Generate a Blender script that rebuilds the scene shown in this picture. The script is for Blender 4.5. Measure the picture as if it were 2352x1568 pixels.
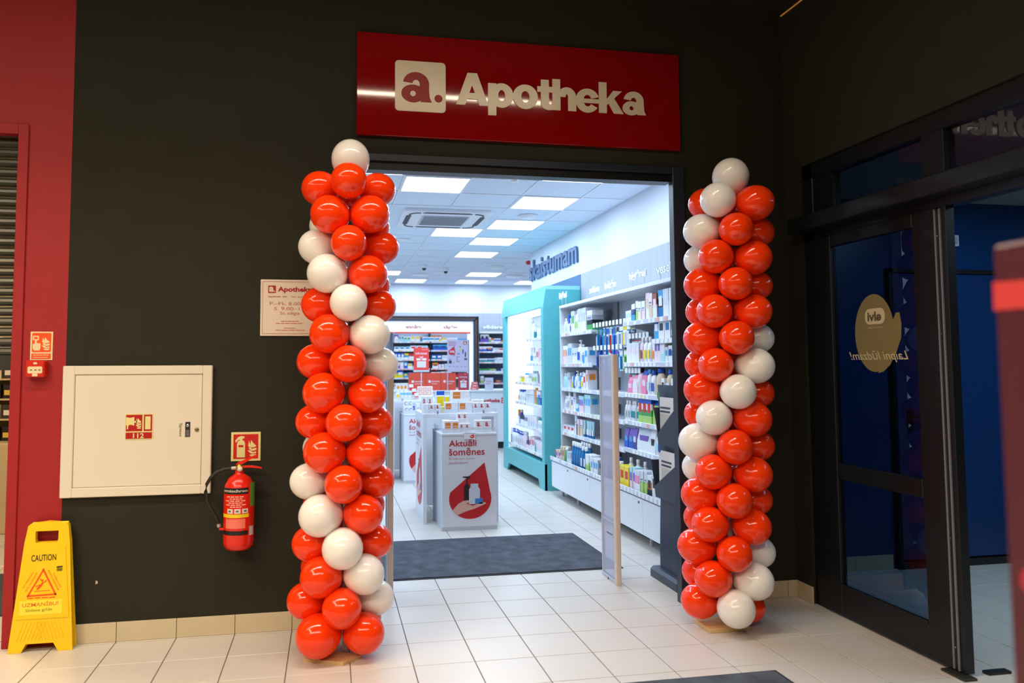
import bpy, math, random
from mathutils import Matrix, Vector
random.seed(7)
for o in list(bpy.data.objects): bpy.data.objects.remove(o)
SC=bpy.context.scene; COL=SC.collection

# ---------------------------------------------------------------- camera
F_PX=1733.474; CXP=1078.668; CYP=727.618
cam_d=bpy.data.cameras.new('camera'); cam=bpy.data.objects.new('camera',cam_d); COL.objects.link(cam)
cam.matrix_world=(Matrix.Translation((0,-4.3433,1.4402)) @ Matrix.Rotation(-.183,4,'Z')
    @ Matrix.Rotation(math.pi/2+.0638,4,'X') @ Matrix.Rotation(-.0047,4,'Z'))
cam_d.sensor_width=36; cam_d.lens=F_PX/2352*36
cam_d.shift_x=(1176-CXP)/2352; cam_d.shift_y=(CYP-784)/2352
cam_d.clip_start=.05; cam_d.clip_end=60
cam_d.dof.use_dof=True; cam_d.dof.focus_distance=5.2; cam_d.dof.aperture_fstop=2.0
SC.camera=cam
# ---------------------------------------------------------------- world, exposure
W=bpy.data.worlds.new('world'); SC.world=W; W.use_nodes=True
W.node_tree.nodes['Background'].inputs[0].default_value=(.9,.8,.7,1)
W.node_tree.nodes['Background'].inputs[1].default_value=.02
SC.view_settings.view_transform='Standard'; SC.view_settings.look='None'
SC.view_settings.exposure=0; SC.view_settings.gamma=1; SC.view_settings.use_curve_mapping=False
# ---------------------------------------------------------------- large lights (light of the built luminaires)
def area(name,loc,rot,sx,sy,power,col,spread=None):
    l=bpy.data.lights.new(name,'AREA'); l.shape='RECTANGLE'; l.size=sx; l.size_y=sy; l.energy=power; l.color=col
    if spread: l.spread=spread
    o=bpy.data.objects.new(name,l); o.location=loc; o.rotation_euler=rot; COL.objects.link(o); return o
WARM=(1,.73,.42); COOL=(.62,.80,1.0)
area('line_lamp_light',(-1.1,-1.56,3.565),(0,0,0),5.8,.07,48,(1,.89,.74),spread=math.radians(118))
area('line_lamp_light',(-1.1,-4.8,3.565),(0,0,0),5.8,.07,160,(1,.87,.71),spread=math.radians(158))  # frontal light, from an added lamp unseen behind the viewer
area('line_lamp_light',(-2.9,-3.3,3.565),(0,0,math.pi/2),2.4,.07,90,WARM,spread=math.radians(156))  # warms the left side, from an added unseen lamp
area('side_lamp_light',(-3.0,1.2,2.60),(0,0,0),1.4,.5,40,WARM)
area('vestibule_lamp_light',(4.3,-1.4,2.585),(0,0,0),.55,1.6,34,(.50,.78,1))
PANELS=[(0,0),(2,1),(1,4),(2,3),(2,5),(2,7),(3,11),(1,13),(3,13),(-1,-1),(2,-1),(0,11),(5,13),(-3,1),(-3,4),(-2,7),(-3,10),(6,9),(-2,-2)]  # panels after the seen ones are added out of view, for more light
GX,GY,GP,GH=.6228,2.073,.6,3.078
for i,j in PANELS:
    area('ceiling_panel_light',(GX+GP*(i+.5),GY+GP*(j+.5),GH-.012),(0,0,0),.55,.55,16.5,COOL)

# ---------------------------------------------------------------- materials
def lin(c):
    r=[]
    for v in c[:3]:
        v/=255.; r.append(v/12.92 if v<=.04045 else ((v+.055)/1.055)**2.4)
    return tuple(r)
MATS={}
def mat(name,c=(200,200,200),rough=.5,metal=0,spec=.5,var=.06,scale=30,bump=0,coat=0,emit=0,emitc=None,sub=0,ani=0):
    if name in MATS: return MATS[name]
    m=bpy.data.materials.new(name); m.use_nodes=True; nt=m.node_tree; b=nt.nodes['Principled BSDF']
    col=lin(c)
    tc=nt.nodes.new('ShaderNodeTexCoord'); nz=nt.nodes.new('ShaderNodeTexNoise'); nz.inputs['Scale'].default_value=scale; nz.inputs['Detail'].default_value=3
    nt.links.new(tc.outputs['Object'],nz.inputs['Vector'])
    mx=nt.nodes.new('ShaderNodeMix'); mx.data_type='RGBA'
    mx.inputs[6].default_value=(*[v*(1-var) for v in col],1); mx.inputs[7].default_value=(*[min(1,v*(1+var)) for v in col],1)
    nt.links.new(nz.outputs['Fac'],mx.inputs[0]); nt.links.new(mx.outputs[2],b.inputs['Base Color'])
    b.inputs['Roughness'].default_value=rough; b.inputs['Metallic'].default_value=metal; b.inputs['Specular IOR Level'].default_value=spec
    if coat: b.inputs['Coat Weight'].default_value=coat; b.inputs['Coat Roughness'].default_value=.06
    if sub: b.inputs['Subsurface Weight'].default_value=sub; b.inputs['Subsurface Scale'].default_value=.04
    if bump:
        bp=nt.nodes.new('ShaderNodeBump'); bp.inputs['Strength'].default_value=bump; bp.inputs['Distance'].default_value=.002
        nt.links.new(nz.outputs['Fac'],bp.inputs['Height']); nt.links.new(bp.outputs[0],b.inputs['Normal'])
    if emit:
        b.inputs['Emission Color'].default_value=(*lin(emitc or c),1); b.inputs['Emission Strength'].default_value=emit
    MATS[name]=m; return m
def glass(name,tint=(235,240,245),refl=.12,rough=.0):
    if name in MATS: return MATS[name]
    m=bpy.data.materials.new(name); m.use_nodes=True; nt=m.node_tree; nt.nodes.clear()
    out=nt.nodes.new('ShaderNodeOutputMaterial'); tr=nt.nodes.new('ShaderNodeBsdfTransparent'); gl=nt.nodes.new('ShaderNodeBsdfGlossy')
    tr.inputs[0].default_value=(*lin(tint),1); gl.inputs['Roughness'].default_value=rough
    fr=nt.nodes.new('ShaderNodeFresnel'); fr.inputs[0].default_value=1.5
    mu=nt.nodes.new('ShaderNodeMath'); mu.operation='MULTIPLY_ADD'; mu.inputs[1].default_value=1.2; mu.inputs[2].default_value=refl*.3
    ms=nt.nodes.new('ShaderNodeMixShader')
    ge=nt.nodes.new('ShaderNodeNewGeometry'); m2=nt.nodes.new('ShaderNodeMath'); m2.operation='SUBTRACT'; m2.inputs[0].default_value=1; m3=nt.nodes.new('ShaderNodeMath'); m3.operation='MULTIPLY'
    nt.links.new(ge.outputs['Backfacing'],m2.inputs[1]); nt.links.new(fr.outputs[0],mu.inputs[0]); nt.links.new(mu.outputs[0],m3.inputs[0]); nt.links.new(m2.outputs[0],m3.inputs[1]); nt.links.new(m3.outputs[0],ms.inputs[0]); nt.links.new(tr.outputs[0],ms.inputs[1]); nt.links.new(gl.outputs[0],ms.inputs[2]); nt.links.new(ms.outputs[0],out.inputs[0])
    MATS[name]=m; return m
def sheet(name,c,alpha,rough=.3):
    if name in MATS: return MATS[name]
    m=bpy.data.materials.new(name); m.use_nodes=True; nt=m.node_tree; b=nt.nodes['Principled BSDF']
    b.inputs['Base Color'].default_value=(*lin(c),1); b.inputs['Roughness'].default_value=rough; b.inputs['Alpha'].default_value=alpha
    MATS[name]=m; return m
def milky(name,c,clear):
    if name in MATS: return MATS[name]
    m=bpy.data.materials.new(name); m.use_nodes=True; nt=m.node_tree; nt.nodes.clear(); N_=nt.nodes.new; L_=nt.links.new
    out=N_('ShaderNodeOutputMaterial'); tr=N_('ShaderNodeBsdfTransparent'); di=N_('ShaderNodeBsdfDiffuse'); tl=N_('ShaderNodeBsdfTranslucent'); gl=N_('ShaderNodeBsdfGlossy'); gl.inputs['Roughness'].default_value=.12
    for n_ in (di,tl): n_.inputs[0].default_value=(*lin(c),1)
    a=N_('ShaderNodeMixShader'); b=N_('ShaderNodeMixShader'); d=N_('ShaderNodeMixShader'); a.inputs[0].default_value=.5; b.inputs[0].default_value=clear; d.inputs[0].default_value=.08
    L_(di.outputs[0],a.inputs[1]); L_(tl.outputs[0],a.inputs[2]); L_(a.outputs[0],b.inputs[1]); L_(tr.outputs[0],b.inputs[2]); L_(b.outputs[0],d.inputs[1]); L_(gl.outputs[0],d.inputs[2]); L_(d.outputs[0],out.inputs[0])
    MATS[name]=m; return m
def C(c,rough=.45):   # plain printed colour
    return mat('print_%02x%02x%02x'%tuple(c),c,rough,var=.03,scale=60)
def woodgrain(name,c1,c2,rough=.55,sc=(40,40,1.2)):
    if name in MATS: return MATS[name]
    m=mat(name,c1,rough); nt=m.node_tree; mx=[n for n in nt.nodes if n.type=='MIX'][0]; nz=[n for n in nt.nodes if n.type=='TEX_NOISE'][0]; tc=[n for n in nt.nodes if n.type=='TEX_COORD'][0]
    mp=nt.nodes.new('ShaderNodeMapping'); mp.inputs['Scale'].default_value=sc; nt.links.new(tc.outputs['Object'],mp.inputs[0]); nt.links.new(mp.outputs[0],nz.inputs['Vector'])
    nz.inputs['Scale'].default_value=1.0; nz.inputs['Detail'].default_value=6
    mx.inputs[6].default_value=(*lin(c1),1); mx.inputs[7].default_value=(*lin(c2),1); return m
BLACKW=mat('black_wall_paint',(47,46,38),.7,spec=.12,var=.12,scale=6)
REDW=mat('crimson_wall_paint',(160,20,30),.6,var=.05,scale=8)
TILE=mat('floor_tile_beige',(208,202,195),.34,var=.04,scale=5,bump=.05)
SKIRT=mat('skirting_tile_beige',(206,192,160),.4,var=.05,scale=12)
GROUT=mat('grout_grey',(112,102,92),.9)
FRAME=mat('black_frame_metal',(20,22,26),.38,spec=.4,var=.05)
WHITEW=mat('white_shop_wall',(204,210,220),.7,var=.01)
WHITE=mat('white_laminate',(228,232,238),.35,var=.01)
WHITEM=mat('white_enamel_metal',(226,218,200),.32,var=.01)
GREYP=woodgrain('grey_wood_panel',(140,146,156),(170,174,182),.6)
DGREYP=woodgrain('dark_grey_wood_back',(172,176,184),(198,202,210),.6)
TEAL=mat('teal_lacquer',(88,182,188),.4,var=.02)
GREY=mat('grey_plastic',(120,124,130),.5)
LGREY=mat('pale_grey_plastic',(190,196,206),.4)
DARK=mat('dark_plastic',(22,24,28),.45)
CHROME=mat('brushed_metal',(190,190,190),.25,metal=1)
MATB=mat('balloon_white',(244,240,236),.16,sub=.25,var=.02)
MATR=mat('balloon_red',(255,62,10),.12,var=.03,scale=3)
BEIGE=mat('beige_gate_edge',(216,202,188),.45)

# ---------------------------------------------------------------- mesh builder
WORLD={}   # world origin of every parent
class MB:
    def __init__(s): s.v=[]; s.f=[]; s.m=[]; s.mats=[]; s.sm=[]
    def mi(s,m):
        if m not in s.mats: s.mats.append(m)
        return s.mats.index(m)
    def face(s,vs,m,smooth=False):
        n=len(s.v); s.v+=[tuple(p) for p in vs]; s.f.append(tuple(range(n,n+len(vs)))); s.m.append(s.mi(m)); s.sm.append(smooth); return s
    def add(s,vs,fs,m,smooth=False):
        n=len(s.v); s.v+=[tuple(p) for p in vs]; k=s.mi(m)
        for f in fs: s.f.append(tuple(n+i for i in f)); s.m.append(k); s.sm.append(smooth)
        return s
    def box(s,x0,x1,y0,y1,z0,z1,m,bev=0):
        if x0>x1: x0,x1=x1,x0
        if y0>y1: y0,y1=y1,y0
        if z0>z1: z0,z1=z1,z0
        if bev<=0:
            vs=[(x,y,z) for x in (x0,x1) for y in (y0,y1) for z in (z0,z1)]
            return s.add(vs,[(0,1,3,2),(4,6,7,5),(0,4,5,1),(2,3,7,6),(0,2,6,4),(1,5,7,3)],m)
        b=min(bev,(x1-x0)/2.01,(y1-y0)/2.01,(z1-z0)/2.01); vs=[];idx={}
        for ix,x in ((0,x0),(1,x1)):
            for iy,y in ((0,y0),(1,y1)):
                for iz,z in ((0,z0),(1,z1)):
                    for a in range(3):
                        p=[x,y,z]; q=[x+(b if ix==0 else -b),y+(b if iy==0 else -b),z+(b if iz==0 else -b)]
                        p=[q[k] if k!=a else p[k] for k in range(3)]; idx[(ix,iy,iz,a)]=len(vs); vs.append(p)
        fs=[]
        for a in range(3):
            o=[k for k in range(3) if k!=a]
            for sgn in (0,1):
                q=[]
                for u,w in ((0,0),(1,0),(1,1),(0,1)):
                    c=[0,0,0]; c[a]=sgn; c[o[0]]=u; c[o[1]]=w; q.append(idx[(*c,a)])
                fs.append(tuple(q))
        for a in range(3):
            o=[k for k in range(3) if k!=a]
            for u in (0,1):
                for w in (0,1):
                    q=[]
                    for t,ax in ((0,o[0]),(1,o[0]),(1,o[1]),(0,o[1])):
                        c=[0,0,0]; c[a]=t; c[o[0]]=u; c[o[1]]=w; q.append(idx[(*c,ax)])
                    fs.append(tuple(q))
        for ix in (0,1):
            for iy in (0,1):
                for iz in (0,1): fs.append((idx[(ix,iy,iz,0)],idx[(ix,iy,iz,1)],idx[(ix,iy,iz,2)]))
        return s.add(vs,fs,m)
    def prism(s,pts,o,U,V,N,d,m,m2=None):   # polygon pts (u,v) placed at o, extruded by d along N
        o=Vector(o);U=Vector(U);V=Vector(V);N=Vector(N)
        a=[o+U*p[0]+V*p[1]+N*d for p in pts]; b=[o+U*p[0]+V*p[1] for p in pts]; n=len(pts)
        s.add(a,[tuple(range(n))],m)
        s.add(a+b,[(i,i+n,(i+1)%n+n,(i+1)%n) for i in range(n)],m2 or m)
        return s.add(b,[tuple(reversed(range(n)))],m2 or m)
    def lathe(s,prof,c,m,seg=20,axis='Z',sx=1,sy=1,smooth=True):   # prof: (r,h)
        vs=[];fs=[]
        for r,h in prof:
            for i in range(seg):
                a=2*math.pi*i/seg; x,y=r*math.cos(a)*sx,r*math.sin(a)*sy
                if axis=='Z': p=(c[0]+x,c[1]+y,c[2]+h)
                elif axis=='Y': p=(c[0]+x,c[1]+h,c[2]+y)
                else: p=(c[0]+h,c[1]+x,c[2]+y)
                vs.append(p)
        for k in range(len(prof)-1):
            for i in range(seg):
                j=(i+1)%seg; fs.append((k*seg+i,k*seg+j,(k+1)*seg+j,(k+1)*seg+i))
        s.add(vs,fs,m,smooth)
        n=len(prof)-1
        if prof[0][0]>1e-5: s.add(vs[:seg],[tuple(reversed(range(seg)))],m)
        if prof[n][0]>1e-5: s.add(vs[n*seg:],[tuple(range(seg))],m)
        return s
    def tube(s,path,r,m,seg=10,closed=False):
        path=[Vector(p) for p in path]; n=len(path); vs=[];fs=[]
        up=Vector((0,0,1))
        for i,p in enumerate(path):
            t=(path[min(i+1,n-1)]-path[max(i-1,0)]).normalized()
            a=t.cross(up)
            if a.length<1e-3: a=t.cross(Vector((0,1,0)))
            a.normalize(); b=t.cross(a).normalized(); rr=r[i] if isinstance(r,(list,tuple)) else r
            for k in range(seg):
                th=2*math.pi*k/seg; vs.append(p+a*rr*math.cos(th)+b*rr*math.sin(th))
        for i in range(n-1):
            for k in range(seg):
                l=(k+1)%seg; fs.append((i*seg+k,i*seg+l,(i+1)*seg+l,(i+1)*seg+k))
        s.add(vs,fs,m,True); s.add(vs[:seg],[tuple(range(seg))],m); s.add(vs[-seg:],[tuple(reversed(range(seg)))],m); return s
    def mesh(s,name,off=(0,0,0)):
        me=bpy.data.meshes.new(name); me.from_pydata([(p[0]-off[0],p[1]-off[1],p[2]-off[2]) for p in s.v],[],s.f)
        for m in s.mats: me.materials.append(m)
        me.polygons.foreach_set('material_index',s.m); me.polygons.foreach_set('use_smooth',s.sm)
        me.update(); return me
    def build(s,name,parent=None,label=None,loc=None,**kw):
        off=WORLD.get(parent.name,(0,0,0)) if parent else (loc or (0,0,0))
        me=s.mesh(name,off)
        import bmesh
        bm=bmesh.new(); bm.from_mesh(me); bmesh.ops.recalc_face_normals(bm,faces=bm.faces); bm.to_mesh(me); bm.free()
        o=bpy.data.objects.new(name,me); COL.objects.link(o)
        if parent: o.parent=parent; WORLD[o.name]=off
        else: o.location=off; WORLD[o.name]=off
        if label: o['label']=label
        for k,v in kw.items(): o[k]=v
        return o
def thing(name,label,cat,loc=(0,0,0),group=None):
    o=bpy.data.objects.new(name,None); COL.objects.link(o); o.location=loc; o.empty_display_size=.05
    WORLD[o.name]=tuple(loc); tag(o,label,cat,group); return o
def tag(o,label,cat,group=None):
    o['label']=label; o['category']=cat
    if group: o['group']=group
    return o
def struct(o): o['kind']='structure'; return o
def local(o): WORLD[o.name]=(0,0,0); return o     # children given in the thing's own coordinates
def copy_tree(o,parent=None):
    c=o.copy(); COL.objects.link(c); WORLD[c.name]=WORLD.get(o.name,(0,0,0))
    if parent: c.parent=parent
    for ch in list(o.children): copy_tree(ch,c)
    return c
# text as real flat lettering: returns list of (u,v) polys triangulated, normalised
_T={}
def glyphs(s,bold=0,shear=0):
    k=(s,bold,shear)
    if k in _T: return _T[k]
    cu=bpy.data.curves.new('t','FONT'); cu.body=s; cu.offset=bold; cu.shear=shear; cu.resolution_u=3; cu.fill_mode='FRONT' if False else 'BOTH'
    ob=bpy.data.objects.new('t',cu); COL.objects.link(ob)
    dg=bpy.context.evaluated_depsgraph_get(); me=bpy.data.meshes.new_from_object(ob.evaluated_get(dg))
    vs=[(v.co.x,v.co.y) for v in me.vertices]; fs=[tuple(p.vertices) for p in me.polygons]
    x0=min(v[0] for v in vs);x1=max(v[0] for v in vs);y0=min(v[1] for v in vs);y1=max(v[1] for v in vs)
    vs=[((x-x0)/(x1-x0),(y-y0)/(y1-y0)) for x,y in vs]
    bpy.data.objects.remove(ob); bpy.data.curves.remove(cu); bpy.data.meshes.remove(me)
    _T[k]=(vs,fs); return _T[k]
AX={'front':((1,0,0),(0,0,1),(0,-1,0)),'right':((0,-1,0),(0,0,1),(-1,0,0)),'back':((-1,0,0),(0,0,1),(0,1,0)),'mirror':((0,1,0),(0,0,1),(-1,0,0)),'left':((0,1,0),(0,0,1),(1,0,0))}
def text(mb,s,o,w,h,face,m,d=.0,bold=0,shear=0,lift=.0012):   # o = lower-left corner in the plane, w x h size of the ink
    U,V,N=[Vector(a) for a in AX[face]]; o=Vector(o); vs,fs=glyphs(s,bold,shear)
    top=[o+U*(x*w)+V*(y*h)+N*(lift+d) for x,y in vs]; mb.add(top,fs,m)
    if d>0:
        from collections import Counter
        ed=Counter()
        for f in fs:
            for i in range(len(f)):
                a,b=f[i],f[(i+1)%len(f)]; ed[(min(a,b),max(a,b))]+=1
        bot=[o+U*(x*w)+V*(y*h)+N*lift for x,y in vs]; n=len(vs)
        mb.add(top+bot,[(a,b,b+n,a+n) for (a,b),c in ed.items() if c==1],m)
    return mb
def bars(mb,o,w,h,face,m,n=1,gap=None):   # illegible small print: thin broken printed lines
    U,V,N=[Vector(a) for a in AX[face]]; o=Vector(o)
    for k in range(n):
        x=0; r=random.Random(int(w*9999)+k)
        while x<w*.98:
            l=min(w-x,w*r.uniform(.10,.24)); mb.prism([(x,0),(x+l,0),(x+l,h),(x,h)],o-V*(k*(gap or h*2)),U,V,N,.0007,m); x+=l+w*.025
def rrect(x0,x1,y0,y1,r,seg=4):
    p=[]
    for cx,cy,a0 in ((x1-r,y1-r,0),(x0+r,y1-r,90),(x0+r,y0+r,180),(x1-r,y0+r,270)):
        for i in range(seg+1):
            a=math.radians(a0+90*i/seg); p.append((cx+r*math.cos(a),cy+r*math.sin(a)))
    return p
def flat(mb,pts,o,face,m,d=.001):
    U,V,N=AX[face]; return mb.prism(pts,o,U,V,N,d,m)
def rect(u0,u1,v0,v1): return [(u0,v0),(u1,v0),(u1,v1),(u0,v1)]
FLAME=[[(0.05,.62),(.16,.98),(.30,.70),(.38,1.0),(.62,.80),(.95,.62),(.78,.55),(.5,.52),(.3,.5)],
       [(.12,.46),(.22,.58),(.45,.44),(.95,.50),(.93,.36),(.6,.30),(.4,.32)],
       [(0.0,.34),(.3,.34),(.55,.22),(.93,.27),(.92,.16),(.5,.12),(.3,.16)],
       [(.2,.06),(.45,.08),(.9,.10),(.88,-.02),(.5,-.04),(.32,-.02)]]
def flames(mb,o,w,h,face,m,d=.002):
    for f in FLAME:
        U,V,N=[Vector(a) for a in AX[face]]; mb.prism([(x*w,y*h) for x,y in f],o,U,V,N,d,m)
def drop(w,h,n=28):   # leaf shaped emblem, tip at top right
    p=[(w*.84,h)]
    for i in range(n+1):
        a=math.radians(20-220*i/n); p.append((w*.5+w*.5*math.cos(a),h*.36+h*.36*math.sin(a)))
    return p

def arc(cx,cy,rx,ry,ix,iy,a0,a1,n=20):
    o=[];i=[]
    for k in range(n+1):
        a=math.radians(a0+(a1-a0)*k/n); o.append((cx+rx*math.cos(a),cy+ry*math.sin(a))); i.append((cx+ix*math.cos(a),cy+iy*math.sin(a)))
    return [[o[k],o[k+1],i[k+1],i[k]] for k in range(n)]
# unit: x-height 1, origin at the left of the letter on the base line; each letter is (advance, quads)
HEAVY={
 'A':(1.42,[[(0,0),(.40,0),(.88,1.38),(.50,1.38)],[(1.42,0),(1.02,0),(.50,1.38),(.92,1.38)],[(.30,.26),(1.12,.26),(1.04,.52),(.40,.52)]]),
 'p':(1.12,[[(0,-.38),(.36,-.38),(.36,1.0),(0,1.0)]]+arc(.60,.49,.52,.53,.155,.24,-180,180,28)),
 'o':(1.12,arc(.56,.5,.56,.53,.185,.25,0,360,30)),
 't':(.70,[[(.16,.25),(.52,.25),(.52,1.30),(.16,1.30)],[(0,.76),(.70,.76),(.70,1.0),(0,1.0)]]+arc(.52,.26,.36,.28,.0,.0,180,270,8)+[[(.52,-.02),(.70,0),(.70,.24),(.52,.24)]]),
 'h':(1.08,[[(0,0),(.36,0),(.36,1.36),(0,1.36)],[(.72,0),(1.08,0),(1.08,.62),(.72,.62)]]+arc(.66,.60,.42,.43,.06,.13,0,180,16)),
 'e':(1.10,arc(.55,.5,.55,.53,.19,.26,20,325,28)+[[(.16,.40),(1.08,.40),(1.09,.58),(.16,.58)]]),
 'k':(1.12,[[(0,0),(.36,0),(.36,1.36),(0,1.36)],[(.30,.30),(.36,.62),(.66,1.0),(1.08,1.0)],[(.40,.52),(.66,.74),(1.14,0),(.70,0)]]),
 'a':(1.10,arc(.53,.62,.47,.41,.13,.14,0,172,18)+[[(.66,.08),(1.0,.08),(1.0,.66),(.66,.66)]]+[[(.70,.0),(1.10,.0),(1.02,.16),(1.0,.40),(.66,.30)]]+arc(.42,.28,.42,.31,.10,.10,0,360,24))}
def heavy(mb,s,o,w,xh,face,m,d,gap=-.02):
    U,V,N=[Vector(a) for a in AX[face]]; o=Vector(o); tot=sum(HEAVY[c][0] for c in s)+gap*(len(s)-1); k=w/tot; x=0; out=[]
    for c in s:
        adv,qs=HEAVY[c]; b=mb if mb else MB()
        for n_,q in enumerate(qs): b.prism([((x+p[0])*k,p[1]*xh) for p in q],o,U,V,N,d+.00004*n_,m)
        out.append(b); x+=adv+gap
    return out
BAL_L=[(0.099,-0.400,2.519,0.0998,'W','t'),(0.087,-0.545,2.370,0.0919,'R','f'),(-0.057,-0.400,2.358,0.0909,'R','l'),(0.242,-0.400,2.363,0.0887,'R','r'),(-0.005,-0.500,2.205,0.0973,'R','fl'),(0.196,-0.500,2.212,0.0973,'R','fr'),(-0.027,-0.300,2.183,0.0841,'W','bl'),(0.226,-0.300,2.186,0.0841,'R','br'),(-0.070,-0.400,2.053,0.0909,'W','l'),(0.089,-0.545,2.054,0.0908,'R','f'),(0.261,-0.400,2.056,0.0887,'R','r'),(-0.016,-0.500,1.904,0.0994,'W','fl'),(0.187,-0.500,1.903,0.0973,'R','fr'),(0.227,-0.300,1.869,0.0841,'R','br'),(-0.052,-0.400,1.753,0.0932,'R','l'),(0.090,-0.545,1.754,0.0940,'W','f'),(0.246,-0.400,1.749,0.0887,'R','r'),(-0.003,-0.500,1.601,0.0994,'R','fl'),(0.197,-0.500,1.597,0.0994,'W','fr'),(-0.072,-0.400,1.462,0.0909,'R','l'),(0.088,-0.545,1.450,0.0929,'R','f'),(0.256,-0.400,1.445,0.0909,'W','r'),(-0.030,-0.500,1.306,0.1016,'R','fl'),(0.189,-0.500,1.297,0.0951,'R','fr'),(-0.078,-0.400,1.158,0.0887,'R','l'),(0.072,-0.545,1.159,0.0929,'R','f'),(0.230,-0.400,1.147,0.0887,'R','r'),(-0.024,-0.500,1.012,0.1016,'R','fl'),(0.184,-0.500,1.004,0.0973,'R','fr'),(-0.048,-0.300,1.015,0.0864,'W','bl'),(-0.101,-0.400,0.859,0.0909,'W','l'),(0.070,-0.545,0.860,0.0940,'R','f'),(0.238,-0.400,0.850,0.0887,'R','r'),(-0.041,-0.500,0.704,0.1038,'W','fl'),(0.168,-0.500,0.704,0.0973,'R','fr'),(0.201,-0.300,0.710,0.0864,'R','br'),(-0.045,-0.300,0.719,0.0864,'R','bl'),(-0.088,-0.400,0.549,0.0909,'R','l'),(0.067,-0.545,0.551,0.1004,'W','f'),(0.232,-0.400,0.547,0.0865,'R','r'),(-0.036,-0.500,0.407,0.0994,'R','fl'),(0.173,-0.500,0.411,0.0994,'W','fr'),(-0.052,-0.300,0.409,0.0864,'R','bl'),(-0.109,-0.400,0.269,0.0909,'R','l'),(0.065,-0.545,0.265,0.0961,'R','f'),(0.237,-0.400,0.266,0.0887,'W','r'),(-0.047,-0.500,0.127,0.1059,'R','fl'),(0.174,-0.500,0.127,0.0994,'R','fr'),(-0.045,-0.300,0.135,0.0887,'R','bl')]
BAL_R=[(2.228,-0.461,2.499,0.1014,'W','t'),(2.102,-0.541,2.345,0.0965,'W','f2'),(2.302,-0.580,2.326,0.0987,'R','r2'),(2.133,-0.330,2.369,0.0894,'R','lb'),(2.063,-0.424,2.189,0.0988,'W','l'),(2.176,-0.595,2.174,0.0908,'R','f'),(2.371,-0.485,2.180,0.0869,'R','rb'),(2.086,-0.532,2.031,0.0939,'R','f2'),(2.287,-0.572,2.022,0.0961,'R','r2'),(2.105,-0.315,2.042,0.0891,'W','lb'),(2.059,-0.422,1.885,0.0983,'R','l'),(2.167,-0.590,1.876,0.0904,'R','f'),(2.355,-0.477,1.879,0.0866,'R','rb'),(2.073,-0.525,1.730,0.0936,'R','f2'),(2.280,-0.568,1.727,0.0957,'R','r2'),(2.107,-0.317,1.741,0.0887,'R','lb'),(2.051,-0.418,1.584,0.0980,'R','l'),(2.165,-0.589,1.582,0.0923,'R','f'),(2.356,-0.477,1.582,0.0862,'W','rb'),(2.073,-0.525,1.435,0.0931,'R','f2'),(2.283,-0.569,1.429,0.0975,'W','r2'),(2.097,-0.311,1.440,0.0884,'R','lb'),(2.047,-0.416,1.297,0.0976,'R','l'),(2.164,-0.589,1.291,0.0941,'W','f'),(2.349,-0.473,1.278,0.0859,'R','rb'),(2.059,-0.517,1.149,0.0951,'W','f2'),(2.264,-0.559,1.141,0.0973,'R','r2'),(2.089,-0.307,1.156,0.0881,'R','lb'),(2.021,-0.402,1.011,0.1020,'W','l'),(2.144,-0.578,0.995,0.0939,'R','f'),(2.344,-0.471,0.987,0.0856,'R','rb'),(2.049,-0.512,0.857,0.0947,'R','f2'),(2.259,-0.557,0.843,0.0968,'R','r2'),(2.073,-0.298,0.855,0.0878,'W','lb'),(2.025,-0.404,0.719,0.0992,'R','l'),(2.135,-0.573,0.709,0.0935,'R','f'),(2.327,-0.462,0.689,0.0853,'R','rb'),(2.029,-0.501,0.575,0.0945,'R','f2'),(2.248,-0.551,0.564,0.0965,'R','r2'),(2.075,-0.299,0.571,0.0874,'R','lb'),(2.003,-0.392,0.437,0.0990,'R','l'),(2.129,-0.570,0.429,0.0931,'R','f'),(2.332,-0.464,0.405,0.0872,'W','rb'),(2.037,-0.505,0.287,0.0962,'R','f2'),(2.249,-0.551,0.276,0.1005,'W','r2'),(2.063,-0.293,0.268,0.0895,'R','lb'),(2.011,-0.396,0.141,0.0962,'R','l'),(2.130,-0.570,0.143,0.0993,'W','f'),(2.281,-0.437,0.104,0.0848,'R','rb')]
# ================================================================= STRUCTURE
CAMP=Vector((0,-4.3433,1.4402)); Minv=cam.matrix_world.inverted()
def pixel(p):
    q=Minv@Vector(p)
    if q.z>-.1: return None
    return (CXP+F_PX*q.x/-q.z, CYP-F_PX*q.y/-q.z)
# floor: grout bed with separate tiles on it
bed=MB().box(-4,6,-6.5,11,-.06,-.004,GROUT).build('floor'); struct(bed)
def seen(x,y):
    u=pixel((x,y,0))
    if not u or not(-60<u[0]<2412 and u[1]<1640): return False
    if y>.1 and x<2.9:
        t=4.3433/(y+4.3433); xx=x*t
        if -1.6<xx<.19 or xx>2.16: return False
        if xx<=-1.6: return True
    if x>2.95 and (y>.45 or y<-2.2): return False
    return x>-3 and y<9.5
cells=[]
for i in range(-16,18):
    for j in range(-17,32):
        x=.7062+.3*i-.0; y=.5673+.3*j-.3
        cells.append((x,y))
vis=sorted([c for c in cells if seen(c[0]+.15,c[1]+.15)],key=lambda c:math.hypot(c[0]+.15,c[1]+4.5)-(3.2 if .3<c[0]<2.1 else 0))[:296]
vs_=set(vis); tm=MB().box(.0022,.2978,.0022,.2978,-.004,0,TILE,.0015).mesh('floor_tile')
for x,y in vis:
    o=bpy.data.objects.new('floor_tile',tm); COL.objects.link(o); o.location=(x,y,0); o.parent=bed
rest=MB()
for x,y in cells:
    if (x,y) in vs_ or not(-3.6<x<5.4 and -5<y<9.4): continue
    if x<-1.7 and y>4: continue
    rest.box(x+.0022,x+.2978,y+.0022,y+.2978,-.004,0,TILE)
rest.build('floor_tiles',bed,kind='stuff')
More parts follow.
